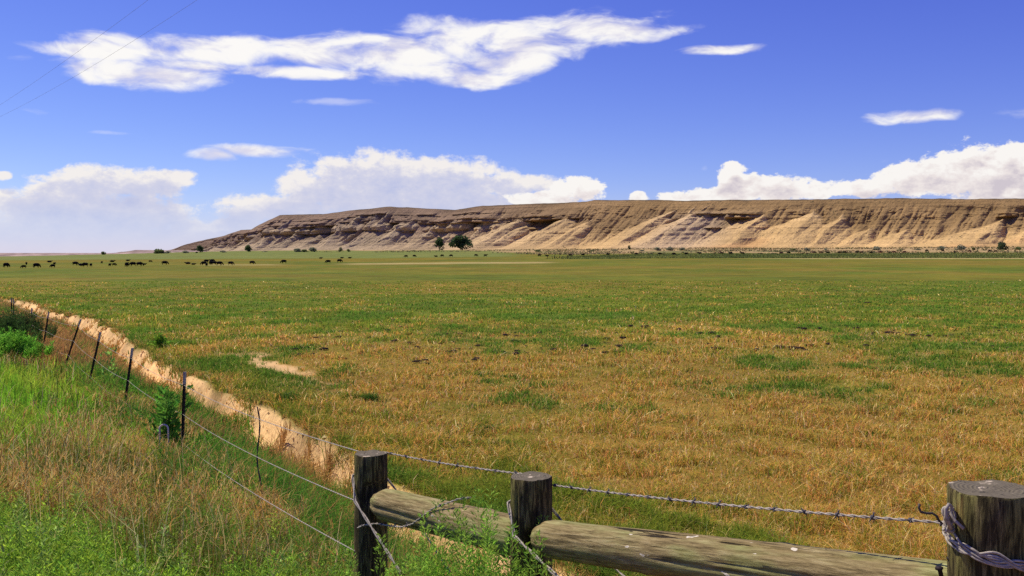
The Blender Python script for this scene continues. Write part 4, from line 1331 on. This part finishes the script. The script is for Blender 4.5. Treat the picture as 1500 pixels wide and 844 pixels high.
FARC = [(595, 377, 0), (606.7, 376.5, 0), (639, 376, 0), (648, 376, 0), (661, 376, 0), (697, 375.5, 0), (711, 375.8, 0), (790, 375.6, 0), (801.7, 375.2, 0), (835, 375.6, 0), (854, 374.8, 0), (891, 374.3, 0),
        (931.7, 374, 0), (966.7, 373.8, 0), (986.7, 374, 0), (1005, 373.6, 0), (1025, 373, 0), (1046.7, 373, 0), (1057, 373, 0), (1070, 373, 0), (1088, 373, 0), (1115, 372.7, 0), (1132, 372.6, 0), (1144, 372.5, 1), (1155, 372, 0),
        (1176, 372.6, 0), (1183, 372.6, 0), (1193, 371.8, 1), (1202, 371.6, 1), (1213, 372, 0), (1230, 371.6, 0), (1238, 371.4, 0), (1255, 371.3, 0), (1262, 371.3, 1), (1276, 372, 0), (1290, 371, 1), (1304, 370.6, 0), (1310, 371, 1), (1325, 371, 1),
        (1358, 368.6, 0), (1381, 368.6, 0), (1399, 370, 0), (1420, 369.4, 1), (1450, 369.6, 0), (1459, 369.8, 0)]
rf = random.Random(6)
for i, (px, py, br) in enumerate(FARC):
    d = ground_depth(px, py + .3, 425, 640)
    left = px < 900
    if br: lab = 'tiny reddish brown cow among the far cattle at the bluff foot on the right'
    elif left: lab = 'tiny dark cow among the sparse far cattle below the middle of the bluff'
    else: lab = 'tiny black cow in the far line of cattle below the right half of the bluff'
    cow(px, d, rf.choice(['grazing', 'grazing', 'standing', 'lying']), rf.choice([0, math.pi]) + rf.uniform(-.3, .3), lab,
        GF + (', brown ones' if br else ', middle' if left else ', right'), bool(br), .95)
# a few fence posts far off
M['far_post'] = plain_mat('dark_old_wood', (.05, .04, .03), .9)
for px, lab in ((802, 'left of three tiny dark posts far off in the middle of the field edge'), (812.5, 'middle one of three tiny dark posts at the field edge'), (831, 'right of three tiny dark posts at the field edge')):
    d = 440; x = (px - 750) / F * d; g = tz(x, d)
    v, q = tube([Vector((0, 0, -.3)), Vector((0, 0, 1.2)), Vector((.05, 0, 1.75)), Vector((.05, 0, 1.8))], [.13, .12, .11, .06], 8)
    o = np_mesh('far_fence_post', v, q, M['far_post'], None, None, True); o.location = (x, d, g)
    tag(o, lab, 'fence post', 'tiny posts at the far field edge')

# ------------------------------------------------------------------ trees and bushes at the foot of the bluff
M['bark'] = plain_mat('grey_bark', (.11, .085, .06), .9, 0, .3, 4)
def crown_geo(h, w, base, rng, n, leaf, col, lobes=9):
    cs = []
    for i in range(lobes):
        f = rng.uniform(0, 1); a = rng.uniform(0, 6.28)
        zz = base + (h - base) * (.16 + .66 * f); rr = w * .5 * (.75 - .45 * abs(f - .3)) * rng.uniform(.2, 1)
        cs.append((math.cos(a) * rr, math.sin(a) * rr, zz, w * rng.uniform(.10, .26), (h - base) * rng.uniform(.08, .20)))
    cs.append((0, 0, h * .82, w * .2, h * .17))
    cs = np.array(cs); k = rng.integers(0, len(cs), n)
    d = rng.normal(0, 1, (n, 3)); d /= np.linalg.norm(d, axis=1)[:, None]
    r = rng.uniform(.45, 1.1, n) ** .6
    pos = cs[k, :3] + d * r[:, None] * cs[k][:, [3, 3, 4]]
    ld = d + rng.normal(0, .7, (n, 3)); ld /= np.linalg.norm(ld, axis=1)[:, None]
    tone = np.random.default_rng(3).uniform(.75, 1.25, len(cs))[k]
    c = jitter(np.array(col) * tone[:, None], rng, .2, .05)
    L = leaf * rng.uniform(.7, 1.5, n)
    return leaf_quads(pos, ld, L, L * .75, c, rng)
def tree(px, base_py, d, top_py, width_px, label, col, seed, trunk=True, grp='trees and bushes at the foot of the bluff', catg='tree', name='tree'):
    rng = np.random.default_rng(seed)
    x = (px - 750) / F * d; g = tz(x, d)
    zb = g; h = (HZ - top_py) / F * d - zb; w = width_px / F * d
    root = empty(name, (x, d, zb))
    A = crown_geo(h, w, h * (.0 if trunk else -.10), rng, 1500 if trunk else 700, max(.35, w * .085), col, 12 if trunk else 8)
    np_mesh('crown', *A[:2], GL2, root, A[2])
    st = []
    tr = max(.12, w * .03)
    if trunk:
        st.append(tube([Vector((0, 0, -.5)), Vector((.1, 0, h * .2)), Vector((.3, .1, h * .5)), Vector((.2, 0, h * .8))], [tr * 1.3, tr, tr * .6, tr * .2], 8))
        for i in range(5):
            a = rng.uniform(0, 6.28); z0 = h * rng.uniform(.15, .4)
            st.append(tube([Vector((.1, 0, z0)), Vector((math.cos(a) * w * .15, math.sin(a) * w * .15, z0 + h * .18)), Vector((math.cos(a) * w * .3, math.sin(a) * w * .3, z0 + h * .3))], [tr * .6, tr * .4, tr * .15], 6))
        V, Q = join(st); np_mesh('trunk', V, Q, M['bark'], root, None, True)
    else:
        for i in range(6):
            a = rng.uniform(0, 6.28)
            st.append(tube([Vector((0, 0, -.3)), Vector((math.cos(a) * w * .15, math.sin(a) * w * .15, h * .4)), Vector((math.cos(a) * w * .3, math.sin(a) * w * .3, h * .7))], [.10, .07, .03], 5))
        V, Q = join(st); np_mesh('stems', V, Q, M['bark'], root, None, True)
    return tag(root, label, catg, grp)
GL2 = grass_mat('far_foliage', .42, 1.7)
DK = (.055, .085, .032); SG = (.19, .20, .125); MG = (.115, .14, .05)
tree(643.5, 368, 960, 348, 17, 'narrow upright dark tree, left one of the two prominent trees below the bluff', DK, 1)
tree(677, 367, 980, 345.5, 33, 'wide spreading dark tree, right one of the two prominent trees below the bluff', (.05, .08, .032), 2)
tree(363.5, 370, 1050, 359, 11, 'small round tree standing alone at the bluff foot above the dense group of cattle', DK, 3)
tree(293, 374, 1000, 359.5, 11, 'upright dark tree near the left tip of the bluff', DK, 4)
for px, py, d, top, w, lab, c in (
    (288, 375, 1000, 369, 5, 'small bush against the left side of the upright tree near the bluff tip', DK),
    (272, 375, 1020, 368, 12, 'grey-green bush left of the upright tree near the bluff tip', SG),
    (233, 374.5, 1050, 366, 22, 'wide grey-green bush just beyond the left tip of the bluff', MG),
    (151, 377, 1060, 369, 9, 'small tree-like bush on the low horizon far to the left', MG),
    (245, 374, 1050, 368.5, 12, 'low bush between the wide bush and the bluff tip', SG),
    (327, 373, 1000, 367.5, 12, 'low grey bush between the upright tree and the small round tree', SG),
    (388, 372.5, 1000, 368.5, 9, 'faint low bush right of the small round tree', SG),
    (435, 372, 950, 364.5, 16, 'left bush of the pale bushy clump at the bluff foot', SG),
    (457, 371.5, 950, 362.5, 14, 'taller right bush of the pale bushy clump at the bluff foot', SG),
    (446, 372, 945, 366, 14, 'middle bush of the pale bushy clump at the bluff foot', MG),
    (499, 369.5, 960, 362.5, 8, 'small dark bush right of the pale bushy clump, left of two', DK),
    (510, 369.5, 960, 365, 7, 'small dark bush right of the pale bushy clump, right of two', MG),
    (605, 371, 960, 367.5, 9, 'small bush left of the narrow upright tree', MG),
    (717, 371, 900, 367.5, 9, 'bright low bush right of the wide spreading tree', (.10, .15, .04)),
    (788, 371, 800, 366.8, 14, 'low bush below the middle of the bluff, left of a scrubby pair', MG),
    (868, 370, 800, 366.6, 11, 'dark low bush between the middle posts and the pale scrub', MG),
    (900, 370.5, 780, 366, 12, 'grey low bush left of the pale scrub patch', SG),
    (922, 364, 850, 359, 5, 'tiny dark juniper on the dry slope above the cattle', DK),
    (940, 370.5, 700, 366.5, 9, 'small grey bush just left of the pale scrub patch', SG),
    (963, 370.5, 700, 362.5, 11, 'left bush of the pale scrub patch below the bluff', SG),
    (982, 370.5, 690, 362, 14, 'middle bush of the pale scrub patch below the bluff', SG),
    (1000, 370, 700, 363, 12, 'right bush of the pale scrub patch below the bluff', SG),
    (1163, 370, 640, 364, 11, 'green bush behind the cattle right of the grey ledge slope', MG),
    (1181, 370, 650, 363, 10, 'grey bush behind the cattle, next to a green one', SG),
    (1209, 369, 660, 364.5, 8, 'small grey bush behind the reddish cattle', SG),
    (1285, 369, 660, 361.5, 15, 'wide grey bush standing behind the cattle in the right quarter', SG),
    (1318, 369, 640, 366, 10, 'low dark bush amid the cattle in the right quarter', MG),
    (1379, 368, 660, 361, 13, 'pale bush right of the last clear cattle', SG),
    (1407, 367.5, 660, 359, 16, 'tall pale bush left of the dark one near the right edge', SG),
    (1426, 368, 650, 363, 9, 'small green bush between the pale and the dark bush', MG),
    (1467, 367.5, 650, 354.5, 20, 'dark round bush near the right edge of the picture', (.06, .085, .04)),
    (1491, 367.5, 650, 362, 12, 'low dark bush at the right edge of the picture', MG),
    (1345, 368.5, 650, 365, 10, 'low grey bush in the gap left of the pale right-hand bush', SG)):
    tree(px, py, d, top, w, lab, c, int(px), False, 'bushes at the foot of the bluff', 'bush', 'bush')

# rank green growth along the far field edge
def far_growth():
    rng = np.random.default_rng(106)
    n = 42000
    t = rng.uniform(.03, .60, n); d = rng.uniform(424, 510, n)
    k = rng.uniform(0, 1, n) < sst(.03, .12, t) * (.3 + 1.4 * (fbm(t * d * .05, d * .06, 451, 3) - .2))
    t, d = t[k], d[k]
    x = t * d; z = terrain(x, d, False)
    c = jitter(mix3(np.broadcast_to(np.array([.105, .125, .035]), x.shape + (3,)), np.array([.16, .17, .045]), sst(.4, .65, fbm(x * .04, d * .05, 455, 3))), rng, .25, .06)
    B = blades(np.stack([x, d, z - .05], -1), rng.uniform(.3, 1.0, len(x)), np.full(len(x), .45), c, .4, .4, rng)
    # scattered scrub on the fan
    t2 = rng.uniform(-.4, .60, 16000); d2 = rng.uniform(520, 1000, 16000)
    far = np.interp(t2, [-.4, -.2, -.05, 0, .1, .3, .52], [1350, 1000, 880, 760, 560, 510, 500])
    k = (d2 > far - 60) & (fbm(t2 * d2 * .02, d2 * .02, 461, 4) > .47)
    x2, d2 = (t2 * d2)[k], d2[k]
    c2 = jitter(np.where((rng.uniform(0, 1, len(x2)) < .5)[:, None], np.array([.11, .115, .045]), np.array([.20, .15, .07])), rng, .25, .06)
    B2 = blades(np.stack([x2, d2, terrain(x2, d2, False) - .05], -1), rng.uniform(.5, 1.3, len(x2)), rng.uniform(.6, 1.3, len(x2)), c2, .4, .5, rng)
    V, Q, C = cat([B, B2])
    tag(np_mesh('far_brush', V, Q, GL2, None, C), 'dark green growth along the far field edge and scrub below the bluff', None, None, 'stuff')
far_growth()

# ------------------------------------------------------------------ dung and clods on the pasture
M['clod'] = plain_mat('dark_dung', (.032, .022, .016), .95, 0, .4, 14, .05)
def clod_mesh(seed):
    rng = np.random.default_rng(seed)
    bm = bmesh.new(); bmesh.ops.create_icosphere(bm, subdivisions=3, radius=1)
    for v in bm.verts:
        p = v.co
        f = .75 + .55 * float(fbm(np.array([p.x * 1.6 + seed * 7]), np.array([p.y * 1.6 + p.z * 1.3]), seed, 3)[0])
        v.co = Vector((p.x * f * .21, p.y * f * .17, max(p.z * f * .10, -.02)))
    me = bpy.data.meshes.new('dung_clod'); bm.to_mesh(me); bm.free(); me.materials.append(M['clod'])
    return me
CL = [clod_mesh(i) for i in range(5)]
rc = random.Random(12)
spots = [(568, 484), (575, 503), (578, 502), (600, 506), (610, 510), (633, 511), (668, 512), (672, 512), (690, 511), (700, 507), (720, 500), (738, 515), (756, 518), (700, 525), (660, 523), (623, 528), (680, 461), (614, 492), (540, 496), (432, 514), (474, 513),
         (1000, 499), (1024, 490), (1160, 511), (1180, 513), (1195, 434), (1270, 515), (1282, 513), (1300, 487), (1310, 486), (1385, 494), (1395, 493), (1120, 511), (1108, 514), (912, 516), (905, 517), (945, 482), (948, 480), (1460, 462), (1287, 438), (1259, 444),
         (1222, 481), (1240, 479), (1255, 482), (1278, 490), (1380, 492), (1433, 500), (1475, 505), (1100, 458), (990, 450), (860, 470), (830, 492), (790, 488), (770, 508), (850, 515), (1340, 500), (1170, 486)]
spots += [(rc.uniform(430, 900), rc.gauss(505, 16)) for _ in range(34)] + [(rc.uniform(880, 1490), rc.gauss(492, 18)) for _ in range(34)]
for (px, py) in spots:
    d = ground_depth(px, py, 15, 120)
    for q in range(rc.choice([1, 1, 2])):
        dd = d + rc.uniform(-.6, .6) * q * 2; x = (px - 750) / F * dd + q * rc.uniform(-.8, .8)
        o = bpy.data.objects.new('dung_clod', rc.choice(CL)); COL.objects.link(o)
        o.location = (x, dd, tz(x, dd) + .045); o.rotation_euler = (0, 0, rc.uniform(0, 6.28))
        s_ = rc.choice([.2, .26, .34, .45, .62]) * (1 + d / 200); o.scale = (s_ * rc.uniform(.8, 1.6), s_, s_ * .8)
        tag(o, 'dark dried dung clod lying in the pasture grass', 'dung', 'dung clods scattered over the pasture')
def tuft(px, py, hh, seed, lab):
    r = np.random.default_rng(seed); d = ground_depth(px, py, 12, 60); x = (px - 750) / F * d
    n = 240
    pt = np.stack([r.normal(0, .13, n), r.normal(0, .10, n), np.zeros(n) - .02], -1)
    B = blades(pt, r.uniform(.5, 1.0, n) * hh, np.full(n, .012), jitter(np.broadcast_to(np.array([.06, .13, .02]), (n, 3)), r, .25, .05), .45, .5, r)
    o = np_mesh('grass_tuft', *B[:2], GM, None, B[2]); o.location = (x, d, tz(x, d)); tag(o, lab, 'grass tuft', 'dark tufts standing out of the pasture')
tuft(737, 652, .22, 1, 'dark green tuft above the post where the rails meet')
tuft(712, 628, .20, 2, 'dark green tuft left of and above the one over the middle post')
tuft(1275, 640, .20, 3, 'dark green tuft in straw grass left of the thick post')
tuft(424, 590, .42, 4, 'upright dark weed tuft on the pasture side of the dirt bank')
tuft(447, 592, .38, 5, 'second upright weed tuft right of the first beside the dirt bank')
tuft(540, 585, .30, 6, 'dark green tuft beside the bare wheel track')
# ------------------------------------------------------------------ world: sky and clouds
SUN_EL = 57.0
SUN_DIR = Vector((-0.87, 0.50, 0)).normalized() * math.cos(math.radians(SUN_EL)) + Vector((0, 0, math.sin(math.radians(SUN_EL))))

def build_world():
    w = bpy.data.worlds.new('World'); S.world = w; w.use_nodes = True
    nt = w.node_tree; nt.nodes.clear(); k = NT(nt)
    out = nt.nodes.new('ShaderNodeOutputWorld')
    sky = nt.nodes.new('ShaderNodeTexSky'); sky.sky_type = 'NISHITA'; sky.sun_disc = False
    sky.sun_elevation = math.radians(SUN_EL)
    sky.sun_rotation = math.atan2(SUN_DIR.x, SUN_DIR.y)
    sky.altitude = 1200; sky.air_density = 1.0; sky.dust_density = .3; sky.ozone_density = 2.0
    tc = nt.nodes.new('ShaderNodeTexCoord'); d = tc.outputs['Generated']
    sp = nt.nodes.new('ShaderNodeSeparateXYZ'); k.link(d, sp.inputs[0])
    az = k.math('ARCTAN2', sp.outputs[0], sp.outputs[1])
    el = k.math('ARCSINE', sp.outputs[2])
    ae = k.comb(az, el, 0.0)
    def ang(px, py):
        x = (px - 750) / F; zz = (HZ - py) / F
        return math.atan2(x, 1), math.atan2(zz, math.hypot(x, 1))
    def union(vec, lst):
        r = None
        for (px, py, rx, ry) in lst:
            a, e = ang(px, py)
            c2 = math.cos(a) ** 2
            q = k.vmath('MULTIPLY', k.vmath('SUBTRACT', vec, (a, e, 0)), (F / (rx * c2), F / ry, 0))
            f = k.math('SUBTRACT', 1.0, k.vmath('DOT_PRODUCT', q, q))
            r = f if r is None else k.math('SMOOTH_MAX', r, f, .25)
        return r
    # streaky clouds high up
    st = [(160, 78, 120, 11), (220, 78, 130, 13), (300, 82, 130, 16), (290, 98, 80, 10), (215, 107, 120, 20), (330, 72, 210, 17), (460, 76, 150, 22), (560, 80, 170, 27), (640, 104, 110, 22), (720, 62, 150, 34), (735, 88, 90, 26),
          (690, 116, 80, 13), (850, 42, 120, 22), (920, 46, 80, 14), (430, 106, 110, 10), (1058, 72, 66, 7), (1350, 168, 70, 10), (300, 227, 40, 9), (372, 222, 85, 9)]
    thin = [(490, 149, 55, 7), (160, 197, 32, 3.5), (1490, 165, 70, 9), (35, 162, 36, 6), (880, 30, 130, 22), (1035, 247, 12, 6), (15, 86, 30, 8), (1296, 234, 20, 7), (1000, 38, 40, 8)]
    cu = [(160, 268, 120, 24), (80, 300, 105, 34), (228, 262, 62, 17), (60, 345, 160, 44), (190, 318, 100, 40), (5, 258, 14, 8),
          (560, 262, 140, 42), (640, 262, 125, 36), (480, 280, 90, 30), (750, 268, 80, 18), (400, 306, 110, 22), (345, 330, 44, 14), (620, 298, 220, 30), (290, 352, 110, 30)]
    cu2 = [(845, 276, 42, 19), (800, 290, 66, 14), (1080, 262, 30, 24), (1078, 248, 17, 13), (1104, 262, 20, 14), (1150, 263, 22, 12), (1140, 272, 52, 21), (1060, 286, 130, 14), (936, 288, 16, 9), (1196, 280, 26, 15),
           (1460, 240, 120, 30), (1370, 262, 120, 26), (1270, 272, 70, 16), (1500, 262, 150, 45), (1640, 250, 200, 55)]
    warp = nt.nodes.new('ShaderNodeTexNoise'); warp.inputs['Scale'].default_value = 14; warp.inputs['Detail'].default_value = 5
    k.link(d, warp.inputs['Vector'])
    wv = k.vmath('SUBTRACT', warp.outputs['Color'], (.5, .5, .5))
    streak = k.vmath('MULTIPLY', ae, (1.0, 2.6, 1.0))
    # -- streaks
    n_s = k.noise(k.vmath('ADD', streak, k.vmath('SCALE', wv, scale=.03)), 16, 8, .56, .4)
    u_s = union(k.vmath('ADD', ae, k.vmath('MULTIPLY', wv, (.05, .012, 0))), st)
    u_t = union(k.vmath('ADD', ae, k.vmath('MULTIPLY', wv, (.05, .012, 0))), thin)
    d_s = k.math('ADD', u_s, k.math('MULTIPLY', k.math('SUBTRACT', n_s, .48), 4.2))
    a_s = k.ss(-.35, 1.2, d_s)
    n_s2 = k.noise(k.vmath('ADD', k.vmath('ADD', streak, (.012, -.03, 0)), k.vmath('SCALE', wv, scale=.03)), 16, 8, .56, .4)
    d_t = k.math('ADD', u_t, k.math('MULTIPLY', k.math('SUBTRACT', n_s, .56), 5.0))
    a_t = k.math('MULTIPLY', k.ss(0.0, 1.6, d_t), .38)
    # -- cumulus
    pv = k.vmath('ADD', k.vmath('MULTIPLY', ae, (1, 1.5, 1)), k.vmath('SCALE', wv, scale=.012))
    n_c = k.noise(pv, 38, 9, .64)
    n_c2 = k.noise(k.vmath('ADD', pv, (.007, -.010, 0)), 38, 9, .64)      # the same cloud, sampled away from the sun
    uv = k.vmath('ADD', ae, k.vmath('MULTIPLY', wv, (.018, .016, 0)))
    u_c = union(uv, cu); u_c2 = union(uv, cu2)
    d_c = k.math('ADD', u_c, k.math('MULTIPLY', k.math('SUBTRACT', n_c, .5), 2.6))
    d_c2 = k.math('ADD', u_c2, k.math('MULTIPLY', k.math('SUBTRACT', n_c, .5), 3.2))
    a_c = k.math('MULTIPLY', k.ss(-.08, .55, d_c), k.math('ADD', .18, k.math('MULTIPLY', k.ss(.0, .055, el), .78)))
    a_c2 = k.ss(-.05, .35, d_c2)
    relief = k.math('MULTIPLY', k.math('SUBTRACT', n_c, n_c2), 4.4)
    lowlight = k.ss(.03, .125, el)                                    # thin, hazier cloud near the horizon
    up = k.vmath('ADD', uv, (-.004, .013, 0))
    top_c = k.ss(1.15, -.5, k.math('ADD', union(up, cu), k.math('MULTIPLY', k.math('SUBTRACT', n_c, .5), 2.2)))
    top_c2 = k.ss(1.2, -.3, k.math('ADD', union(up, cu2), k.math('MULTIPLY', k.math('SUBTRACT', n_c, .5), 2.2)))
    # colours
    sh_s = k.math('ADD', .93, k.math('MULTIPLY', k.math('SUBTRACT', n_s, .5), .55))
    col_s = k.mix(k.ss(.2, .62, k.math('ADD', .5, k.math('MULTIPLY', k.math('SUBTRACT', n_s, n_s2), 1.7))), (.76, .74, .86, 1), (1.0, .98, .96, 1))
    lit = k.math('ADD', .50, relief)
    core = k.ss(1.25, .2, d_c)
    lc = k.math('MULTIPLY', k.math('ADD', k.math('MULTIPLY', lit, .6), k.math('MULTIPLY', core, .35)), k.math('ADD', .45, k.math('MULTIPLY', lowlight, .75)))
    lc = k.math('ADD', k.math('MULTIPLY', lc, .75), k.math('MULTIPLY', top_c, .42))
    col_c = k.ramp(lc, [(.0, (.56, .60, .84)), (.36, (.72, .72, .86)), (.66, (1.0, .95, .91))])
    lc2 = k.math('ADD', k.math('MULTIPLY', lit, .75), k.math('MULTIPLY', k.ss(1.2, .1, d_c2), .4))
    lc2 = k.math('MULTIPLY', lc2, k.math('ADD', .62, k.math('MULTIPLY', k.ss(.055, .10, el), .45)))
    lc2 = k.math('ADD', k.math('MULTIPLY', lc2, .70), k.math('MULTIPLY', top_c2, .40))
    col_c2 = k.ramp(lc2, [(.1, (.66, .60, .66)), (.38, (.88, .81, .80)), (.62, (1.0, .97, .94))])
    # sky: the Nishita sky, its blue a little deeper
    sr = nt.nodes.new('ShaderNodeSeparateColor'); k.link(k.mix(1.0, sky.outputs[0], (.84, .80, 1.22, 1), 'MULTIPLY'), sr.inputs[0])
    cr = nt.nodes.new('ShaderNodeCombineColor')
    for i_, (ref, to, g) in enumerate(((3.4, 2.75, 1.3), (4.56, 4.1, 1.40), (8.55, 9.0, .80))):
        k.link(k.math('MULTIPLY', k.math('POWER', k.math('MULTIPLY', sr.outputs[i_], 1 / ref), g), to), cr.inputs[i_])
    skyc = cr.outputs[0]
    bg = nt.nodes.new('ShaderNodeBackground'); bg.inputs[1].default_value = .10
    k.link(skyc, bg.inputs[0])
    cur = bg.outputs[0]
    hz = k.math('MULTIPLY', k.ss(.075, .0, el), .25)                  # pale band of humid air low down
    for a, c, s_ in ((hz, (.60, .62, .78, 1), 1.0), (a_t, (.92, .90, .95, 1), 1.0), (a_c, col_c, .92), (a_c2, col_c2, .95), (a_s, col_s, .97)):
        b = nt.nodes.new('ShaderNodeBackground'); b.inputs[1].default_value = s_
        k.val(b.inputs[0], c)
        mx = nt.nodes.new('ShaderNodeMixShader'); k.link(a, mx.inputs[0])
        k.link(cur, mx.inputs[1]); k.link(b.outputs[0], mx.inputs[2]); cur = mx.outputs[0]
    k.link(cur, out.inputs['Surface'])
    w.cycles.sampling_method = 'MANUAL'; w.cycles.sample_map_resolution = 512
build_world()

sd = bpy.data.lights.new('sun', 'SUN'); sd.energy = 4.9; sd.angle = math.radians(.5); sd.color = (1.0, .90, .74)
so = bpy.data.objects.new('sun', sd); COL.objects.link(so)
so.rotation_euler = (-SUN_DIR).to_track_quat('-Z', 'Y').to_euler()
so.location = SUN_DIR * 50

cd = bpy.data.cameras.new('camera'); cam = bpy.data.objects.new('camera', cd); COL.objects.link(cam)
cd.sensor_width = 36.0; cd.lens = 36.0 * F / 1500.0
cam.location = (0, 0, 0); cam.rotation_euler = (math.radians(90), 0, 0)
cd.shift_y = -(422 - HZ) / 1500.0
cd.clip_start = .05; cd.clip_end = 20000
S.camera = cam
S.view_settings.view_transform = 'Standard'; S.view_settings.look = 'None'
S.view_settings.exposure = 0.0; S.view_settings.gamma = 1.0; S.view_settings.use_curve_mapping = False
S.cycles.max_bounces = 5; S.cycles.diffuse_bounces = 3; S.cycles.transmission_bounces = 3; S.cycles.transparent_max_bounces = 4
S.cycles.use_denoising = False
